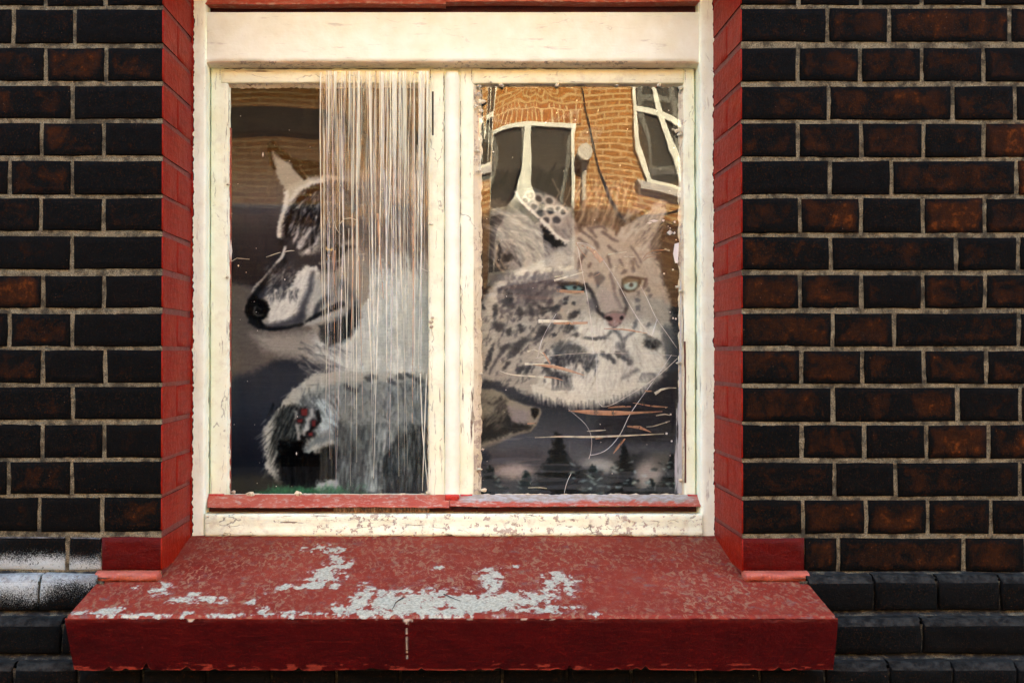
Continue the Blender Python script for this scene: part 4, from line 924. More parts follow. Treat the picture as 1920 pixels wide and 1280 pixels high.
m, t, b = new_mat('oxblood_sill_front'); v = mapped(t); f1 = noise(t, v, 14, 5, .65); f2 = noise(t, mapped(t, (12, 12, 70)), 1.5, 5, .7); f3 = noise(t, v, 300, 4, .7)
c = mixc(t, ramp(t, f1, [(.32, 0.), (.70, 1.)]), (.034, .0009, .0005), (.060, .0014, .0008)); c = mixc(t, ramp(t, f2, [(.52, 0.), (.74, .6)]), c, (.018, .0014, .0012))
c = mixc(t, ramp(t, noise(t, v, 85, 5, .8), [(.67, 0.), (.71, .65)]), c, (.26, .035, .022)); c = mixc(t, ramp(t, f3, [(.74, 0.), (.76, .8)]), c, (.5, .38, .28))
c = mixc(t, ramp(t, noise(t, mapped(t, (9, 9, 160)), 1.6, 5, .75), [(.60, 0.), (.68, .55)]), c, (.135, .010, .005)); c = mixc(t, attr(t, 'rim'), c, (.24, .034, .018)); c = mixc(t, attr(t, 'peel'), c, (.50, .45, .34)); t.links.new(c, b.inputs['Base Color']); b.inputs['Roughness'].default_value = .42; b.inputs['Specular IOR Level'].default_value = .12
n_ = bump(t, None, f1, .9, .010); n_ = bump(t, None, f2, .4, .003, n_); n_ = bump(t, None, noise(t, v, 85, 5, .8), .5, .002, n_); bump(t, b, f3, .3, .0008, n_); front.data.materials.append(m)
for nm, sx, bx in (('sill_end', SX0, BX0), ('sill_end', SX1, BX1)):
    sg = 1 if sx < 0 else -1
    ins = lambda y: (0 if y < -.01 else 0)
    V = []
    for y in (-.174, -.12, -.06, 0., .04): V += [(sx+sg*.004, y, float(sill_z(y))-.002), (bx+sg*.001, max(y, -.142), zb_+.001)]
    F = [(2*k, 2*k+2, 2*k+3, 2*k+1) for k in range(4)]
    mesh(nm, V, [f[::sg] for f in F], M['oxblood'], sill)
mesh('sill_underside', [(BX0, -.143, zb_+.003), (BX1, -.143, zb_+.003), (BX1, .02, zb_+.003), (BX0, .02, zb_+.003)], [(0, 1, 2, 3)], M['dark_red'], sill)
# the two painted stubs of ledge under the red bricks, at the sill ends
for a, b2, s1 in ((183, 303, 0), (1391, 1513, 1)):
    x0, x1 = PXx(a), PXx(b2); nx, n2 = 60, 14
    prof = [(.004, PZ(1069)), (-.006, PZ(1070)), (-.016, PZ(1072)), (-.0185, PZ(1076)), (-.018, PZ(1082)), (-.014, PZ(1086)), (.0, PZ(1091))]
    V = np.array([[(x, y+.0012*math.sin(x*90+k)+.0015*(random.random()-.5), z+.0012*(random.random()-.5)) for x in np.linspace(x0, x1, nx)] for k, (y, z) in enumerate(prof)])
    V[:, 0, 1] = .01; V[:, -1, 1] = .01
    grid('painted_ledge', V, M['rust_red'], sill, flip=True)
WARP_ARC, WARP_LEAN = .20, .055

# ------------------------------------------------------------------ the timber window
win = thing('window', 'two-light timber window in cracked cream paint with red weather boards', 'window')
def slab(name, px0, px1, py0, py1, y, depth, mat, parent=win, bv=.004, rough=.0007, edge=.0009, seed=1, step=.007, lean=0.):
    """board seen from the front: grid face with rounded arrises, uneven like old painted timber; px are read at depth y"""
    x0, x1 = PXx(px0, y, 560), PXx(px1, y, 560); z1, z0 = PZ(py0, y), PZ(py1, y)
    def axis(a, b2):
        n = max(3, int((b2-a-2*bv)/step)); mid = list(np.linspace(a+bv, b2-bv, n))
        return np.array([a, a, a+bv*.3]+mid+[b2-bv*.3, b2, b2]), np.array([depth, bv, bv*.3]+[0]*n+[bv*.3, bv, depth])
    xs, ox = axis(x0, x1); zs, oz = axis(z0, z1)
    X, Z = np.meshgrid(xs, zs); OX_, OZ_ = np.meshgrid(ox, oz)
    Y = y+np.maximum(OX_, OZ_)+rough*(fbm(X*25+seed*7, Z*25, seed, 4)-.5)*2+rough*.5*(vnoise(X*160, Z*160, seed+3)-.5)*2
    Xn = X+edge*(fbm(Z*30+seed, X*4, seed+5, 4)-.5)*2+lean*(Z-z0); Zn = Z+edge*(fbm(X*30+seed, Z*4, seed+6, 4)-.5)*2
    return grid(name, np.stack([Xn, Y, Zn], -1), mat, parent)
HEAD = -190
slab('jamb', 338, 385, HEAD, 1010, FR, .08, M['w_z'], seed=2, edge=.0010, bv=.006)
slab('jamb', 1313, 1362, HEAD, 1010, FR, .08, M['w_z'], seed=3, edge=.0010, bv=.006)
slab('back_frame', 372, 1326, HEAD, 1010, SA+.035, .03, M['dark_red'], seed=4) if False else None
# transom with stopped ovolo underneath
ty = FR+.004; x0, x1 = PXx(386, ty), PXx(1312, ty); nx = 240
zt, zf, zb = PZ(22.5, ty), PZ(114, ty), PZ(128, SA)
xs = np.linspace(x0, x1, nx); d = np.minimum(xs-x0, x1-xs); cst = np.clip(d/.036, 0, 1); cst = np.sqrt(1-(1-cst)**2)
rows = [(SA+.02, zt+0*xs), (ty+.004, zt+.0002+0*xs), (ty+.001, zt-.001+0*xs)]
zfb = zb+.004+(zf-zb-.004)*cst
for k in range(1, 15): rows.append((ty, zt-.002+(zfb-zt+.002)*k/14.))
rows.append((ty+.0012, zfb-.0006))
for k in range(1, 9):
    a = R(90*k/8.); rows.append((ty+.0012+(SA-.003-ty)*(1-math.cos(a))*1. , zfb-.0006-(zfb-.0006-zb)*math.sin(a)))
rows.append((SA+.02, zb-.0002+0*xs))
V = np.array([[(x, (y if np.isscalar(y) else y[i]), z[i]) for i, x in enumerate(xs)] for y, z in rows])
V[..., 1] += .0008*(fbm(V[..., 0]*20, V[..., 2]*60, 31, 4)-.5)*2; V[4:, :, 2] += .0007*(fbm(V[4:, :, 0]*45, V[4:, :, 2]*30, 32, 4)-.5)*2
V[17:, :, 1] += .0016*(fbm(V[17:, :, 0]*70, V[17:, :, 2]*90, 33, 4)-.5)*2
tr_ = grid('transom', V, [M['w_x'], mat_white('ovolo_cream_paint', axis='x', cracks=1.0, dirt=.75, flake=.25, col=(.74, .67, .47))], win, flip=True)
mi = np.zeros(len(tr_.data.polygons), dtype=np.int32); mi[(nx-1)*17:] = 1; tr_.data.polygons.foreach_set('material_index', mi)  # browner cream on the moulding rows below the face
# round mullion bead
mx0, mx1 = PXx(834, SA), PXx(862.5, SA); cx = (mx0+mx1)/2; rr = (mx1-mx0)/2; zt, zb = PZ(127, SA-.02), PZ(934, SA-.01)
nz = 200; th = np.linspace(0, math.pi, 17); V = np.zeros((nz, 17, 3))
for j in range(nz):
    z = zt+(zb-zt)*(j/(nz-1.))
    k = 1 if j > 3 else [.0, .55, .8, .93][j]
    V[j, :, 0] = cx-np.cos(th)*rr*(k*.25+.75); V[j, :, 1] = SA+.004-np.sin(th)*rr*1.05*k; V[j, :, 2] = z
V[..., 0] += .0004*(fbm(V[..., 2]*40, V[..., 0]*100, 35, 3)-.5)*2
grid('mullion_bead', V, mat_white('cream_mullion_paint', axis='z', cracks=.12, dirt=.1, col=(.80, .87, .70)), win, flip=True)
slab('mullion', 832, 866, 120, 938, SA+.004, .05, M['w_sash'], seed=9)
# sashes
box('dark_rebate', PXx(372, SA), PXx(396, SA), SA+.014, SA+.02, PZ(940, SA), PZ(120, SA), M['dark'], win); box('dark_rebate', PXx(1302, SA), PXx(1330, SA), SA+.014, SA+.02, PZ(940, SA), PZ(120, SA), M['dark'], win)
slab('stile', 394, 427, 126, 930, SA, .026, M['w_sash'], seed=11); slab('stile', 803, 835, 126, 932, SA, .026, M['w_sash'], seed=12)
slab('stile', 861, 889, 126, 932, SA, .026, M['w_sash'], seed=13, edge=.0014); slab('recess', 376, 1326, 120, 940, SA+.024, .004, M['dark'], seed=10, bv=.001) if False else None
slab('stile', 1282, 1304, 126, 930, SA, .026, M['w_sash'], seed=14, edge=.0014)
slab('top_rail', 413, 806, 122, 156, SA-.0015, .026, M['w_top'], seed=15); slab('top_rail', 885, 1284, 122, 157, SA-.0015, .026, M['w_top'], seed=16, edge=.0012)
slab('bottom_rail', 413, 806, 928, 950, SA+.004, .026, M['w_sash'], seed=17); slab('bottom_rail', 885, 1284, 930, 950, SA+.004, .026, M['w_sash'], seed=18)
# putty / glazing fillets: lumpy strips sloping back to the glass
def putty(pts0, pts1, seed, mat=None, amp=.0016, n=170, name='putty', deep=.010):
    """strip from outer edge polyline (on the sash) to inner edge (on the glass)"""
    (ax, ay), (bx, by) = pts0; (cx_, cy), (dx, dy) = pts1; K = 7; V = np.zeros((K, n, 3))
    for i in range(n):
        t_ = i/(n-1.)
        for k in range(K):
            s = k/(K-1.); y = SA+.002+deep*s
            px = (ax+(bx-ax)*t_)*(1-s)+(cx_+(dx-cx_)*t_)*s; py = (ay+(by-ay)*t_)*(1-s)+(cy+(dy-cy)*t_)*s
            V[k, i] = pt(px, py, y)
    u_ = V[..., 0]*1.+V[..., 2]*1.
    nn = fbm(u_*55, V[..., 0]*90-V[..., 2]*90, seed, 4)-.5; horiz = abs(bx-ax) > abs(by-ay)
    w = np.linspace(0, 1, K)[:, None]
    V[..., 1] += -amp*2*nn*np.sin(w*math.pi*.8+.3)
    e = amp*2.4*(fbm(u_*75, u_*0, seed+2, 4)-.5)*2*w**2
    if horiz: V[..., 2] += e
    else: V[..., 0] += e
    return grid(name, V, mat or M['putty'], win)
PW = M['w_sash']
putty([(426, 160), (426, 930)], [(432, 166), (432, 926)], 41, PW, .0008); putty([(804, 300), (804, 930)], [(806, 300), (801, 926)], 42, M['putty'], .0012)
putty([(418, 157), (808, 157)], [(430, 166), (802, 166)], 43, M['putty'], .0014)
putty([(888, 158), (888, 934)], [(903, 166), (903, 926)], 45, M['putty'], .0018); putty([(1282, 158), (1282, 934)], [(1272, 166), (1272, 926)], 46, M['putty'], .0016)
putty([(886, 158), (1284, 158)], [(900, 163), (1276, 163)], 47, M['putty'], .0018); putty([(888, 936), (1284, 936)], [(900, 926), (1276, 926)], 48, M['putty'], .0014)
putty([(424, 931), (808, 931)], [(430, 926), (803, 926)], 49, M['putty'], .0014)
slab('glazing_bead', 804.5, 809.5, 172, 252, SA+.004, .01, M['w_sash'], seed=51, bv=.001); box('open_joint', PXx(810, SA), PXx(813, SA), SA-.0012, SA+.006, PZ(254, SA), PZ(172, SA), M['dark'], win)
box('red_rebate', PXx(428.5, GL), PXx(432.5, GL), GL-.002, GL+.01, PZ(925, GL), PZ(240, GL), M['rust_red'], win)
slab('glazing_bead', 1283, 1286, 640, 905, SA-.0012, .004, mat_plain('bare_timber', (.10, .035, .018), .8), seed=52, bv=.0005)
# red weather boards with a dark recess below, and the flaking bottom rail
def weather(pxa, pxb, pyt, pyb, seed, sag=0.):
    y0_, y1_ = SA-.001, FR+.001; n = 150; prof = np.linspace(0, 1, 9); V = np.zeros((12, n, 3))
    for i in range(n):
        t_ = i/(n-1.); px = pxa+(pxb-pxa)*t_; sg_ = sag*math.sin(t_*math.pi*2.2)
        for k, s in enumerate(prof):
            y = y0_+(y1_-y0_)*s; V[k, i] = pt(px, pyt+(pyb-pyt)*s+sg_*s, y)
        x, y, z = V[8, i]; V[9, i] = (x, y+.0005, z-.0016); V[10, i] = (x, y+.003, z-.0022); V[11, i] = (x, y0_+.01, z+.001)
    V[..., 2] += .0010*(fbm(V[..., 0]*22, V[..., 1]*60, seed, 4)-.5)*2; V[8:11, :, 2] += .0012*(fbm(V[8:11, :, 0]*60, V[8:11, :, 0]*0, seed+1, 4)-.5)*2
    return V
def weather_mat():
    m, t, b = new_mat('peeling_red_weather_board'); v = mapped(t, (.5, 1, 1)); f1 = noise(t, v, 120, 5, .7); f2 = noise(t, v, 30, 4, .6)
    c = mixc(t, ramp(t, f2, [(.35, 0.), (.65, 1.)]), (.34, .050, .022), (.40, .105, .055)); c = mixc(t, ramp(t, f1, [(.52, 0.), (.62, .75)]), c, (.42, .30, .22))
    c = mixc(t, ramp(t, noise(t, v, 300, 3, .6), [(.64, 0.), (.70, .7)]), c, (.16, .03, .02))
    pk = attr(t, 'grey'); c = mixc(t, pk, c, mixc(t, ramp(t, f1, [(.4, 0.), (.6, 1.)]), (.26, .23, .17), (.36, .37, .34)))
    t.links.new(c, b.inputs['Base Color']); b.inputs['Roughness'].default_value = .65; n_ = bump(t, None, f1, .5, .001); bump(t, b, f2, .4, .003, n_); return m
M['weather'] = weather_mat()
V = weather(389, 842, 927, 950, 61, .6); g_ = np.zeros(V.shape[:2]); grid('weather_board', V, M['weather'], win, attrs={'grey': g_}, flip=True)
V = weather(843, 1314, 927, 948, 62, .8)
xx = (V[..., 0]-V[0, 0, 0])/(V[0, -1, 0]-V[0, 0, 0]); s_ = np.linspace(0, 1, 12)[:, None]
g_ = sstep(.0, .09, xx)*sstep(1., .93, xx)*sstep(.10, -.06, s_-.42+.45*(fbm(xx*40, s_*6+xx, 66, 4)-.5))
grid('weather_board', V, M['weather'], win, attrs={'grey': g_}, flip=True)
for k, (a, b2) in enumerate(((389, 806), (806, 850), (850, 895), (895, 1290), (1290, 1314))): slab('recess_board', a, b2-1, 940, 972, SA+.006+.002*(k % 2), .01, M['dark_red'], seed=63+k, bv=.001)
# bright red paint daubs where the brush stopped at the foot of each upright
for k, (px, py, w_, h_) in enumerate([(406, 930, 30, 7), (818, 932, 26, 7), (846, 933, 24, 11), (857, 931, 9, 8), (876, 930, 22, 6), (1300, 930, 22, 7)]):
    slab('paint_daub', px-w_/2, px+w_/2, py-h_/2, py+h_/2, SA-.005-(.014 if 834 < px < 862 else 0), .006, mat_red('wet_red_%d' % k, (.42, .018, .012), (.34, .03, .02), .25, .1), seed=70+k, bv=.0022, edge=.0025, rough=.0012, step=.003)
fy = FR-.004; n = 260; prof = [(.06, 962), (.020, 962), (.006, 962.6), (.002, 964.5), (0, 968), (.0006, 976), (.0016, 984), (.0005, 990), (-.001, 996), (-.0015, 1001), (0.0, 1004.5), (.02, 1006)]
V = np.zeros((len(prof), n, 3))
for k, (dy, py) in enumerate(prof):
    for i in range(n): V[k, i] = pt(385.+(1317.-385.)*i/(n-1), py, fy+max(dy, -.002)) if dy < .05 else (PXx(385+(1317.-385.)*i/(n-1), fy), fy+.06, PZ(962, fy+.02))
V[4:, :, 1] += .0022*(fbm(V[4:, :, 0]*38, V[4:, :, 2]*80, 81, 5)-.5)*2; V[9:, :, 2] += .0016*(fbm(V[9:, :, 0]*25, V[9:, :, 0]*0, 82, 4)-.5)*2
grid('bottom_rail', V, M['w_flaky'], win, flip=True)
# upper light, only its foot is in view
V = weather(385, 836, -10, 6, 64, 1.0); V[:, :, 2] += 0; grid('weather_board', V, M['weather'], win, attrs={'grey': np.zeros(V.shape[:2])}, flip=True)
V = weather(836, 1312, -12, 2, 65, -.8); grid('weather_board', V, M['weather'], win, attrs={'grey': np.zeros(V.shape[:2])}, flip=True)
slab('recess_board', 385, 1312, -6, 32, SA+.004, .01, M['dark_red'], seed=68, bv=.001)
slab('stile', 378, 425, HEAD, -10, SA, .026, M['w_sash'], seed=91); slab('stile', 1282, 1322, HEAD, -10, SA, .026, M['w_sash'], seed=92); slab('stile', 820, 880, HEAD, -10, SA, .026, M['w_sash'], seed=93)
slab('bottom_rail', 413, 1290, -26, -8, SA+.002, .026, mat_white('bare_peeled_rail', axis='x', cracks=1.4, dirt=1., flake=1.0, col=(.5, .44, .32)), seed=94)

# glass: one old drawn pane in each light, not quite flat
def pane(name, px0, px1, py0, py1, amp, seed, mat, y=GL, parent=win, step=.006, extra=None):
    x0, x1, z1, z0 = PXx(px0, y), PXx(px1, y), PZ(py0, y), PZ(py1, y)
    X, Z = np.meshgrid(np.linspace(x0, x1, int((x1-x0)/step)+2), np.linspace(z0, z1, int((z1-z0)/step)+2))
    Y = y+amp*(fbm(X*6.5, Z*5, seed, 2, .35)-.5)
    if extra is not None: Y = Y+extra(X, Z)
    return grid(name, np.stack([X, Y, Z], -1), mat, parent)
M['glass'] = mat_clear('window_glass', 1.52, .42, .0015)
pane('pane', 424, 810, 156, 934, .0005, 201, M['glass']); pane('pane', 884, 1286, 154, 936, .0020, 202, M['glass'])
pane('pane', 420, 1290, HEAD, -18, .0016, 203, M['glass'])
box('room_panel', PXx(330), PXx(1420), GL+.30, GL+.32, .9, ZTOP+.02, M['dark'], win)
slab('cover_board', 340, 1360, HEAD, -14, CL, .01, mat_plain('upper_blind', (.05, .04, .035), .9), seed=96)

# ------------------------------------------------------------------ printed cloth hung behind the glass
P_ = paint_print()
lin = np.clip(P_.img/255., 0, 1); lin = np.where(lin <= .04045, lin/12.92, ((lin+.055)/1.055)**2.4)
lum = lin.mean(2, keepdims=True); lin = (lum+(lin-lum)*.62); lin = np.clip(PRINT_GAIN*2.05*np.power(np.maximum(lin, 0), 1.33), 0, .8)*np.array([.88, 1., .99])
Xc = np.zeros((P_.ny, P_.nx)); Zc = np.zeros((P_.ny, P_.nx)); Yc = CL+.006*(fbm(P_.X/150, P_.Y/260, 301, 3)-.5)*2+.0012*(fbm(P_.X/18, P_.Y/60, 302, 2)-.5)*2
bb = (PPY-P_.Y)/FPX; cp, sp_ = math.cos(PITCH), math.sin(PITCH); dy = cp-bb*sp_; dz = sp_+bb*cp; tt = (CL-CAM[1])/dy
V = np.stack([(P_.X-PPX)/FPX*tt, Yc, CAM[2]+dz*tt], -1)
m, t, b = new_mat('printed_fleece'); at = attr(t, 'print', 'Color')
n1 = noise(t, mapped(t, (1, 1, 1)), 900, 2, .6); wv = noise(t, mapped(t, (30, 1, 900)), 1., 2, .6)
gcol = mixc(t, 1., at, ramp(t, mth(t, 'MULTIPLY_ADD', n1, .55, False, mth(t, 'MULTIPLY', wv, .45)), [(.3, .72), (.7, 1.15)]), 'MULTIPLY')
t.links.new(gcol, b.inputs['Base Color']); b.inputs['Roughness'].default_value = 1.; b.inputs['Specular IOR Level'].default_value = .0
bump(t, b, n1, .3, .001)
cloth = grid('printed_throw', V, m, None, attrs={'print': lin}, flip=True)
tag(cloth, 'fleece throw printed with a wolf and a spotted wild cat hung behind the glass', 'throw')

# ------------------------------------------------------------------ torn stretch film hanging over the left light
film = thing('stretch_film', 'clear stretch film bunched into streaks, hanging down over the left pane', 'plastic film')
def film_streak(t, h):
    vx = mapped(t, (140, 1, 1.6)); vy = mapped(t, (380, 1, 3.)); tc = N(t, 'ShaderNodeTexCoord'); sp = N(t, 'ShaderNodeSeparateXYZ'); t.links.new(tc.outputs['Generated'], sp.inputs[0])
    s1 = ramp(t, noise(t, vx, 1., 3, .6), [(.50, 0.), (.56, 1.)]); s2 = ramp(t, noise(t, vy, 1., 3, .6), [(.55, 0.), (.60, 1.)])
    dens = ramp(t, sp.outputs[2], [(.0, .03), (.35, .04), (.56, .07), (.68, .17), (.80, .52), (1., .85)])
    return mth(t, 'MULTIPLY', mth(t, 'MAXIMUM', mth(t, 'MAXIMUM', s1, s2), h), dens)
M['film'] = mat_clear('stretch_film', 1.5, 1.3, .05, .03, film_streak)
fyy = SA-.010
def film_y(X, Z, k):
    lo = fbm(X*34+k, Z*1.2, 401+k, 3)-.5; hi = vnoise(X*230+Z*3, Z*1.6, 405+k)-.5; hh = vnoise(X*520+Z*5, Z*3, 407+k)-.5
    return +.0042*lo+.0011*hi+.0004*hh+.003*(fbm(X*10, Z*9, 409+k, 3)-.5)
x0, x1, z1, z0 = PXx(601, fyy), PXx(806, fyy), PZ(134, fyy), PZ(944, fyy)
X, Z = np.meshgrid(np.linspace(x0, x1, 330), np.linspace(z0, z1, 200))
Y = fyy-.004+np.minimum(film_y(X, Z, 0), .006)
Xf = X+.0022*(fbm(Z*3.2, X*30, 412, 3)-.5)*2*sstep(z1, z1-.1, Z)
grid('film_sheet', np.stack([Xf, Y, Z], -1), M['film'], film)
Xn, Zn = np.meshgrid(np.linspace(PXx(626, fyy), PXx(806, fyy), 200), np.linspace(PZ(961, SA+.002), PZ(948, SA+.002), 12))
Xn = Xn+.02*(Zn-Zn[-1:, :])*1.2
m, t, b = new_mat('crumpled_film_tail'); vv = mapped(t, (260, 1, 40)); f = noise(t, vv, 1., 4, .6, .6)
t.links.new(ramp(t, f, [(.35, (.12, .07, .05)), (.6, (.42, .30, .22)), (.72, (.75, .66, .55))]), b.inputs['Base Color']); b.inputs['Roughness'].default_value = .35; bump(t, b, f, .8, .002)
grid('film_tail', np.stack([Xn, SA-.004+.002*np.sin(Xn*900+Zn*300), Zn], -1), m, film)
def film_mat(name, c, rough=.35, alpha=.75):
    m, t, b = new_mat(name); b.inputs['Base Color'].default_value = (*c, 1); b.inputs['Roughness'].default_value = rough
    f = noise(t, mapped(t, (60, 60, 25)), 1., 2); t.links.new(ramp(t, f, [(.30, alpha*.5), (.55, alpha)]), b.inputs['Alpha']); b.inputs['Specular IOR Level'].default_value = .8
    return m
M['fw'] = film_mat('whitened_film', (.78, .85, .66)); M['fo'] = film_mat('copper_sheen_film', (.48, .30, .16), .35, .7); M['fk'] = film_mat('crack_edge', (.74, .76, .66), .3, .7); M['fc'] = film_mat('clear_film_edge', (.78, .80, .74), .2, .45)  # copper film: warm reflections painted as its own colour
def ribbons(name, specs, mat, parent, kind=None):
    """specs: list of (polyline px/py, list of widths px, y, tilt)"""
    Vt, Fc = [], []
    for pts, ws, y, tilt in specs:
        L = [0.]
        for a, b2 in zip(pts, pts[1:]): L.append(L[-1]+math.hypot(b2[0]-a[0], b2[1]-a[1]))
        n = max(4, min(40, int(L[-1]/9))); S0 = np.linspace(0, L[-1], n)
        xs = np.interp(S0, L, [p[0] for p in pts]); ys = np.interp(S0, L, [p[1] for p in pts]); w = np.interp(S0, np.linspace(0, L[-1], len(ws)), ws)
        if len(pts) > 2 and n > 6:
            for _ in range(2): xs[1:-1] = (xs[:-2]+2*xs[1:-1]+xs[2:])/4; ys[1:-1] = (ys[:-2]+2*ys[1:-1]+ys[2:])/4
        dx = np.gradient(xs); dy_ = np.gradient(ys); l = np.hypot(dx, dy_)+1e-9; nxv, nyv = -dy_/l, dx/l; o = len(Vt)
        for i in range(n):
            h = w[i]/2
            Vt.append(pt(xs[i]+nxv[i]*h, ys[i]+nyv[i]*h, y+tilt)); Vt.append(pt(xs[i], ys[i], y-min(.0012, h*.0004))); Vt.append(pt(xs[i]-nxv[i]*h, ys[i]-nyv[i]*h, y-tilt))
        for i in range(n-1):
            a = o+i*3; Fc += [(a, a+1, a+4, a+3), (a+1, a+2, a+5, a+4)]
    ob = mesh(name, Vt, Fc, mat, parent, True)
    if kind: ob['kind'] = kind
    return ob
rs = random.Random(9); A_, B_, C2 = [], [], []
for i in range(95):
    x = 603+rs.random()*200; y0_ = rs.choice([136, 140, 150, rs.uniform(150, 500)]); ln = rs.uniform(120, 800 if y0_ < 200 else 400); y1_ = min(928, y0_+ln); dr = rs.uniform(-12, 12)*(ln/500.)
    p = [(x, y0_), (x+dr*.3+rs.uniform(-3, 3), y0_+(y1_-y0_)*.4), (min(806, max(600, x+dr)), y1_)]
    q = rs.random()*.85; wd = rs.choice([.7, .9, 1.2, 1.6, 2.4])
    if rs.random() < .3 and x < 690 and y0_ < 480: continue
    (A_ if q < .45 else B_ if q < .55 else C2).append((p, [wd*.6, wd, wd*.25], fyy-.010-rs.random()*.006, .0006))
for p, w in [([(628, 470), (626, 520), (631, 552)], [2.5, 2, .5]), ([(622, 470), (630, 556)], [1, 1.5, .6]), ([(708, 400), (712, 470), (719, 560)], [4, 3, 1]), ([(775, 400), (775, 470), (774, 530)], [4, 3.5, 1]), ([(661, 400), (662, 500), (658, 640)], [2.5, 2.5, 1])]:
    B_.append((p, w, fyy-.012, .0008))
for p, w in [([(637, 420), (645, 410), (658, 409), (670, 413)], [1, 1.6, 1]), ([(627, 415), (630, 430), (640, 440)], [.8, 1, .8]), ([(668, 476), (678, 477), (685, 475)], [1, 1.2, .8]), ([(788, 502), (800, 508), (806, 510)], [.8, 1.3, 1]),
             ([(800, 700), (796, 800), (792, 920)], [2, 2, 1]), ([(788, 700), (792, 810), (803, 925)], [2, 2, 1]), ([(601, 136), (600, 250), (602, 400), (605, 600)], [2.2, 2, 1.6, .6]), ([(690, 560), (694, 640), (698, 720)], [2.4, 2, 1])]:
    A_.append((p, w, fyy-.013, .0006))
ribbons('white_strands', A_, M['fw'], film, 'stuff'); ribbons('copper_glint_strands', B_, M['fo'], film, 'stuff'); ribbons('clear_strands', C2, M['fc'], film, 'stuff')

# ------------------------------------------------------------------ rippled plastic sheet and cracks over the right light
rf = thing('plastic_sheet', 'rippled clear plastic sheet stretched over the cracked right pane', 'plastic sheet')
PFY = GL-.006
pinx, pinz = PXx(1010, PFY), PZ(140, PFY)
def pinch(X, Z):
    dx, dz = X-pinx, Z-pinz; r_ = np.hypot(dx, dz)+1e-4; th = np.arctan2(dz, dx)
    y = .00007*np.cos(th*9)*np.exp(-r_/.05)
    y = y+.0009*np.exp(-((X-PXx(900, PFY))/.016)**2)                      # roll along the left edge
    Xm, Zm = PXx(1085, PFY), PZ(300, PFY); u, v_ = X-Xm, Z-Zm
    y = y+WARP_ARC*u*u*v_+WARP_LEAN*(u+.06)*v_*np.exp(-((u+.10)/.10)**2)   # pulled tight at the top: arcs and leaning uprights
    y = y+.00045*(fbm(X*7, Z*5, 501, 1)-.5)*2+.000010*(vnoise(X*40, Z*30, 502)-.5)*2
    low = sstep(PZ(480, PFY), PZ(640, PFY), Z)
    return y+low*.0004*(fbm(X*8, Z*60, 503, 2)-.5)
M['sheet'] = mat_clear('plastic_sheet', 1.5, 2.3, .006)
pane('sheet', 897, 1277, 163, 924, .0, 505, M['sheet'], PFY, rf, .0035, pinch)
CR = [([(1082, 455), (1090, 500), (1102, 561), (1109, 610), (1113, 663)], [1.3, 1.2, 1.]), ([(1082, 455), (1096, 454), (1112, 461), (1135, 493), (1159, 530), (1175, 562), (1190, 588), (1206, 613), (1222, 629)], [1.3, 1.3, 1.6]),
      ([(1200, 534), (1212, 556), (1230, 597), (1249, 623), (1269, 652)], [1, 1.2, 1.]), ([(1232, 598), (1222, 630)], [1.2, 1.4]), ([(1004, 671), (1055, 664), (1111, 661), (1204, 663), (1270, 667)], [.8, .9, .7]),
      ([(1118, 665), (1119, 720), (1121, 750), (1124, 765), (1132, 765), (1150, 758), (1204, 726), (1240, 700), (1270, 672)], [.8, 1., 1.7, 1.8]),
      ([(1259, 665), (1238, 696), (1204, 743), (1180, 777), (1165, 812), (1150, 832), (1135, 846), (1120, 852), (1107, 853)], [1.2, 1.2, 1.]), ([(1107, 853), (1110, 835), (1111, 818), (1100, 795), (1066, 767)], [1, .8, .6]),
      ([(1043, 588), (1028, 612), (1014, 640), (1008, 671)], [1, 1.2, 1.]), ([(1104, 860), (1108, 848)], [1.4, 1.]), ([(1071, 887), (1062, 905), (1058, 924)], [1, 1.2, .8])]
for p, w in CR: ribbons('crack', [(p, [q*.7 for q in w], PFY-.004, .0003)], M['fk'], rf)
WH = [([(1009.6, 602), (1050, 602), (1085, 603)], [6.5, 5, 1]), ([(1039, 526), (1060, 520), (1094, 510)], [4.5, 3.4, 1.5]), ([(937, 695), (948, 701), (975, 704), (1011, 706), (1040, 708)], [1, 2.5, 3, 2, 1]), ([(984, 682), (1010, 683), (1040, 684)], [4, 3, 1]),
      ([(1003, 820), (1050, 818), (1108, 819), (1159, 817), (1245, 813)], [1, 3, 3.6, 2.5, 1.5]), ([(1040, 519), (1058, 517)], [2.5, .8]), ([(989, 659), (997, 654), (1010, 657), (1024, 668)], [2.5, 1.6, 1]),
      ([(1140, 477), (1175, 472)], [2.5, .8]), ([(1170, 481), (1190, 482)], [1.6, .8]), ([(1152, 500), (1168, 500)], [1.6, .6]), ([(1246, 467), (1256, 470)], [3, 2.5]), ([(1101, 808), (1120, 807), (1136, 806)], [1, 3, 1]),
      ([(1230, 779), (1246, 776), (1256, 778)], [1, 2.6, 1]), ([(1228, 738), (1240, 730), (1252, 727), (1268, 727)], [6, 3, 1.4]), ([(1212, 800), (1226, 799), (1256, 789)], [1, 1.8, 1]), ([(990, 914), (1010, 913), (1025, 915)], [1, 2, 1]), ([(1160, 616), (1142, 618)], [1.5, .8])]
for p, w in WH: ribbons('crease', [(p, w, PFY-.0035, .0010)], M['fw'], rf)
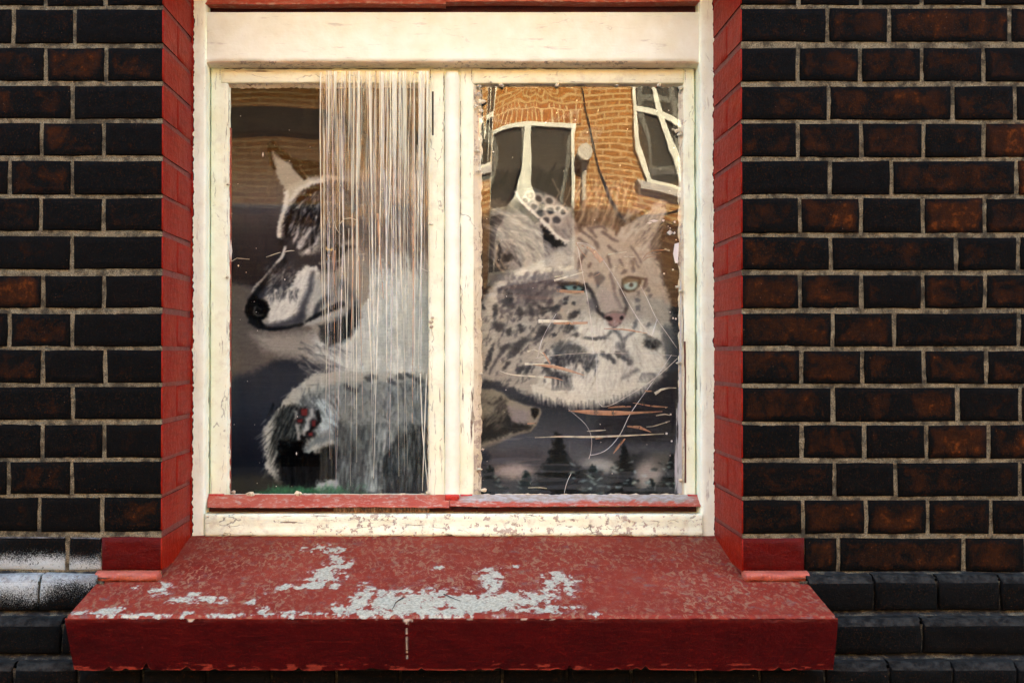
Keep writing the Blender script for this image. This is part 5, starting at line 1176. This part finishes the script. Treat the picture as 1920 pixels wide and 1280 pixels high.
OR = [([(1038, 606), (1070, 606), (1102, 605)], [3, 6, 4]), ([(1044, 545), (1070, 547), (1095, 547)], [5, 6, 3]), ([(1000, 684), (1032, 686), (1060, 692), (1094, 703)], [1, 6, 6, 1.5]), ([(1018, 660), (1026, 672), (1032, 682)], [2, 5, 3]),
      ([(1020, 706), (1040, 708), (1056, 713)], [2, 3, 1]), ([(1090, 460), (1110, 468), (1128, 490)], [1, 8, 10]), ([(1132, 616), (1160, 617), (1176, 618), (1214, 625)], [1, 4, 3, 1]), ([(1205, 486), (1213, 475), (1224, 470), (1254, 468)], [1, 1.6, 2, 2]),
      ([(1206, 490), (1214, 482), (1228, 481)], [1, 1.6, 1]), ([(1066, 770), (1100, 772), (1130, 774), (1187, 774), (1242, 771)], [1, 9, 9, 4, 1.5]), ([(1140, 764), (1160, 762), (1183, 762)], [1, 4, 2]), ([(1187, 755), (1200, 756), (1214, 761), (1252, 763)], [1, 2.4, 3, 1]),
      ([(1176, 799), (1200, 801), (1221, 810)], [2, 6, 1]), ([(1209, 733), (1226, 733)], [3, 1.5]), ([(1216, 478), (1240, 474)], [1, 1]), ([(1116, 822), (1130, 821)], [2.4, 1]), ([(1126, 512), (1112, 520)], [1, 1]), ([(989, 794), (1006, 793)], [3, 1.5]), ([(1150, 850), (1162, 834), (1172, 822)], [1, 5, 2]), ([(1080, 455), (1088, 470), (1100, 482)], [1, 2, 1])]
for p, w in OR: ribbons('crease', [(p, w, PFY-.0045, .0010)], M['fo'], rf)
# whitewash smear down the right edge of the pane, tape scrap, paint flecks
m, t, b = new_mat('dried_smear'); b.inputs['Base Color'].default_value = (.50, .54, .52, 1); b.inputs['Roughness'].default_value = .7
f = noise(t, mapped(t, (150, 1, 9)), 1., 5, .7); at = attr(t, 'cover'); t.links.new(mth(t, 'MULTIPLY', ramp(t, mth(t, 'ADD', f, mth(t, 'SUBTRACT', at, .5)), [(.5, 0.), (.72, 1.)]), .85), b.inputs['Alpha'])
X, Z = np.meshgrid(np.linspace(PXx(1240, PFY), PXx(1277, PFY), 40), np.linspace(PZ(924, PFY), PZ(380, PFY), 200)); u = (X-X[0, 0])/(X[0, -1]-X[0, 0]); vz = (PZ(380, PFY)-Z)/(PZ(380, PFY)-PZ(924, PFY))
cov = sstep(.85-.65*sstep(.15, 1., vz), 1.1, u+.12*(fbm(Z*22, X*60, 510, 4)-.5)*2)*.75+.12*sstep(.2, .5, vz)*u
grid('smear', np.stack([X, PFY-.0035+0*X, Z], -1), m, rf, attrs={'cover': cov})
mp = mat_plain('old_white_tape', (.72, .72, .64), .6)
mesh('tape_scrap', [pt(*q, PFY-.006) for q in [(1265, 457), (1273, 455), (1272, 475), (1271, 493), (1266, 493), (1262, 476)]], [(0, 5, 4, 3, 2, 1)], mp, rf)
# loose chips of paint and putty round the glass and flecks on it
chips = [(898, 176, 7), (904, 190, 8), (892, 200, 6), (903, 208, 5), (898, 162, 6), (1276, 165, 6), (1270, 245, 7), (1262, 243, 4), (1274, 252, 6), (896, 283, 4), (899, 320, 4), (899, 880, 6), (905, 842, 4), (907, 918, 7), (1277, 900, 5),
         (1277, 545, 5), (1270, 538, 5), (1273, 680, 6), (940, 160, 5), (1045, 160, 6), (1157, 160, 5), (1236, 160, 5), (903, 500, 3), (901, 600, 3), (902, 700, 4), (438, 922, 6), (470, 926, 10), (560, 925, 8), (802, 924, 6), (428, 345, 4), (426, 520, 4),
         (808, 420, 5), (808, 603, 5), (809, 612, 5), (811, 596, 4)]
for px, py, s in chips:
    n = rs.randint(5, 8); y = SA-.003+rs.uniform(-.002, .003); a0 = rs.uniform(0, 6.28); pts = [(px+math.cos(a0+6.283*k/n)*s*rs.uniform(.5, 1.1), py+math.sin(a0+6.283*k/n)*s*rs.uniform(.35, .9)) for k in range(n)]
    Vv = [pt(a, b2, y+rs.uniform(-.0015, .0015)) for a, b2 in pts]+[pt(px, py, y-.003)]+[pt(a, b2, y+.006) for a, b2 in pts]
    Fv = [(k, (k+1) % n, n) for k in range(n)]+[(k, n+1+k, n+1+(k+1) % n, (k+1) % n) for k in range(n)]
    mesh('paint_chip', Vv, Fv, M['putty'], win)
fl = []; Fv = []
for i in range(95):
    left = rs.random() < .4; px = rs.uniform(434, 600) if left else rs.uniform(905, 1270); py = rs.uniform(180, 920); s = rs.uniform(.4, 1.1)
    if rs.random() < .25: px, py, s = rs.uniform(1238, 1268), rs.choice([rs.uniform(412, 450), rs.uniform(500, 600), rs.uniform(760, 830)]), rs.uniform(.8, 3)
    o = len(fl); fl += [pt(px+math.cos(k*1.57+px)*s, py+math.sin(k*1.57+px)*s*rs.uniform(.6, 1.3), PFY-.007) for k in range(4)]; Fv.append((o, o+1, o+2, o+3))
for px, py, w_, h_ in [(493, 290, 1.2, 5), (447, 498, 1.6, 2), (534, 524, 1, 2), (433, 470, 2.5, 22), (1226, 414, 9, 2.5), (1218, 418, 5, 2), (556, 850, 1.2, 3.5), (1256, 436, 6, 5)]:
    o = len(fl); fl += [pt(px-w_, py, PFY-.007), pt(px, py+h_, PFY-.007), pt(px+w_, py, PFY-.007), pt(px, py-h_, PFY-.007)]; Fv.append((o, o+1, o+2, o+3))
ob = mesh('paint_flecks', fl, Fv, mat_plain('fleck_white', (.62, .60, .50), .7), win); ob['kind'] = 'stuff'
ribbons('scratch', [([(499, 482), (516, 476), (526, 473)], [1, 1.5, .6], PFY-.006, .0003), ([(534, 472), (543, 470), (552, 470)], [1, 1.8, .6], PFY-.006, .0003), ([(434, 490), (444, 484), (468, 486)], [1, 1, .6], PFY-.006, .0003)], M['fw'], win)

# ------------------------------------------------------------------ twigs on the sill
def twig(name, label, pts, r0):
    V = []; F = []; K = 5
    P3 = []
    for px, py, h in pts:
        for y in np.linspace(-.177, FR, 200):
            if PZ(py, y) <= sill_z(y): break
        x, _, _ = pt(px, py, y); P3.append(Vector((x, y, float(sill_z(y))+h)))
    for i, p in enumerate(P3):
        r_ = r0*(1-.6*i/(len(P3)-1))
        for k in range(K): a = 6.283*k/K; V.append((p.x+math.cos(a)*r_*.6, p.y+math.cos(a)*r_*.6, p.z+r_+math.sin(a)*r_))
    for i in range(len(P3)-1):
        for k in range(K): F.append((i*K+k, i*K+(k+1) % K, (i+1)*K+(k+1) % K, (i+1)*K+k))
    o = mesh(name, V, F, mat_plain('twig_bark', (.055, .045, .035), .9), None, True); tag(o, label, 'twig')
twig('twig', 'small curved dry twig lying on the bare white patch near the sill crack', [(757, 1126, .004), (748, 1129, .003), (742, 1132, .001), (738, 1138, 0), (735, 1143, 0)], .0018)
twig('twig', 'thin dark twig lying on the worn white patch right of the sill middle', [(832, 1118, .003), (842, 1121, .002), (852, 1124, .001), (863, 1127, 0)], .0014)

# ragged edge where the red masonry paint laps on to the jambs
for sg, a, b2, sd_ in ((1, 350, 361.5, 701), (-1, 1339, 1352, 702)):
    n = 420; zz = np.linspace(PZ(1004, FR), PZ(-60, FR), n); e = PXx(b2 if sg > 0 else a, FR)+sg*(.0022*(fbm(zz*40, zz*0, sd_, 4)-.5)*2+.0016*(vnoise(zz*230, zz*0, sd_+1)-.5)*2)
    o_ = PXx(a-4 if sg > 0 else b2+6, FR)
    for nm, sh, yy, mt in (('paint_seam', .0016, .0012, M['dark']), ('paint_edge', 0., .0022, M['red'])):
        ee = e+sg*sh*(vnoise(zz*90, zz*0, sd_+3) > .35)
        Vv = np.stack([np.stack([np.full(n, o_), np.full(n, FR-yy), zz], -1), np.stack([ee-sg*.0012, np.full(n, FR-yy), zz], -1), np.stack([ee, np.full(n, FR-yy+.0012), zz], -1)])
        grid(nm, Vv, mt, win, False, flip=(sg > 0))

gm = mat_plain('grime', (.075, .058, .035), .95, .1)
for k, (px, py, w_, h_) in enumerate([(391, 300, 1.1, 240), (391, 720, 1.0, 300), (1306.5, 480, 1.0, 500), (833.2, 520, .9, 620), (863.6, 400, .9, 420), (412.5, 141, .8, 20), (807.2, 141, .8, 20), (884.2, 142, .8, 22), (1284.8, 142, .8, 22), (600, 129.3, 360, 1.3), (1090, 129.3, 380, 1.4)]):
    y = SA-.0035; n = 60; hor = w_ > h_; t_ = np.linspace(-.5, .5, n); q = (vnoise(t_*30+k*7, t_*0, 800+k) > .3)*(.5+vnoise(t_*90, t_*0+k, 820+k))
    V = np.zeros((2, n, 3))
    for i in range(n):
        a = (px+t_[i]*w_, py-h_*.5*q[i]) if hor else (px-w_*.5*q[i], py+t_[i]*h_); b2 = (px+t_[i]*w_, py+h_*.5*q[i]) if hor else (px+w_*.5*q[i], py+t_[i]*h_)
        V[0, i] = pt(*a, y); V[1, i] = pt(*b2, y)
    o = grid('grime', V, gm, win, False); o['kind'] = 'stuff'

# ------------------------------------------------------------------ across the street: what the panes reflect
FY = -10.2                                     # face of the house opposite, looking back at this one
def V2(px, py):                                # mirror position -> point on the opposite front
    a, dy, dz = ray(px, py); t = (2*GL-FY-CAM[1])/dy; return a*t, CAM[2]+dz*t
opp = thing('opposite_house', 'orange brick house across the street with white casement windows', 'house', loc=(0, 0, 0))
M['orange'] = mat_coursed('orange_coursed_brick', (.33, .128, .026), (.25, .092, .018), (.48, .30, .12), .225, .075, .013)
box('wall', -16, 18, FY-.3, FY, 2.42, 7.0, M['orange'], opp); box('added_dark_floor', -16, 18, FY-.3, FY+.01, .1, 2.42, M['coursed'], opp)  # lower storey added dark to dim the panes' lower reflection
gw = mat_plain('white_casement_paint', (.60, .55, .38), .5); gd = mat_plain('dark_window_glass', (.035, .028, .017), .15, .6); sto = mat_plain('stone_lintel', (.38, .33, .26), .8)
rd = mat_coursed('soldier_course', (.36, .13, .03), (.26, .09, .02), (.6, .42, .2), .075, .24, .009)
def far_window(x0, x1, z0, z1, vert, horiz):
    w = box('window', x0, x1, FY+.002, FY+.012, z0, z1, gd, opp); fw = .05
    for a, b2, c_, d_ in ((x0, x0+fw, z0, z1), (x1-fw, x1, z0, z1), (x0+fw, x1-fw, z1-fw, z1), (x0+fw, x1-fw, z0, z0+fw)): box('frame', a, b2, FY+.012, FY+.07, c_, d_, gw, w)
    for v in vert: box('mullion', v-.04, v+.04, FY+.012, FY+.075, z0+fw, z1-fw, gw, w)
    for h in horiz: box('transom', x0+fw, x1-fw, FY+.012, FY+.062, h-.035, h+.035, gw, w)
    box('window_ledge', x0-.08, x1+.08, FY, FY+.12, z0-.09, z0-.003, sto, opp); box('lintel', x0-.1, x1+.1, FY, FY+.02, z1+.003, z1+.24, rd, opp)
far_window(.18, 1.36, 2.6, 4.38, [.80], [3.3])
far_window(2.22, 3.4, 3.72, 5.3, [2.62], [4.52])
far_window(-.75, .12, 3.9, 5.4, [-.3], [4.6])
far_window(-4.6, -3.5, 2.2, 3.7, [-4.05], [3.2]); far_window(4.8, 6.0, 1.3, 2.9, [5.4], [2.4]); far_window(-2.4, -1.3, 5.3, 6.9, [-1.85], [6.4]); far_window(4.8, 6.0, 5.0, 6.6, [5.4], [6.1])
# round flue on the wall, its cable
bm = bmesh.new(); bmesh.ops.create_cone(bm, segments=28, radius1=.11, radius2=.11, depth=.2, cap_ends=True, matrix=Matrix.Translation((1.50, FY+.16, 3.98)) @ Matrix.Rotation(R(90), 4, 'X'))
bmesh.ops.create_cone(bm, segments=20, radius1=.035, radius2=.035, depth=.5, cap_ends=True, matrix=Matrix.Translation((1.50, FY+.06, 3.66)))
me = bpy.data.meshes.new('flue'); bm.to_mesh(me); bm.free(); me.materials.append(mat_plain('flue_grey', (.40, .33, .22), .6)); link(bpy.data.objects.new('flue', me), opp)
def cable(name, p, q, r_):
    V = []; F = []; n = 14
    for i in range(n):
        s = i/(n-1.); c_ = Vector(p).lerp(Vector(q), s); c_.z -= .08*math.sin(math.pi*s)
        for k in range(5): V.append((c_.x+math.cos(k*1.2566)*r_, c_.y+math.sin(k*1.2566)*r_+.02, c_.z))
    for i in range(n-1):
        for k in range(5): F.append((i*5+k, i*5+(k+1) % 5, (i+1)*5+(k+1) % 5, (i+1)*5+k))
    return mesh(name, V, F, M['dark'], opp)
cable('cable', (1.38, FY, 5.1), (1.95, FY, 3.2), .014); cable('cable', (2.9, FY, 3.9), (2.1, FY, 3.3), .012)
box('parapet', -16, 18, FY-.35, FY+.06, 7.0, 7.2, sto, opp)

box('added_dark_band', -7, -1.0, FY, FY+.09, 4.22, 4.52, gd, opp); box('string_course', -7, -1.0, FY, FY+.05, 3.30, 3.36, sto, opp)  # dark band added for a dark strip in the left pane's reflection
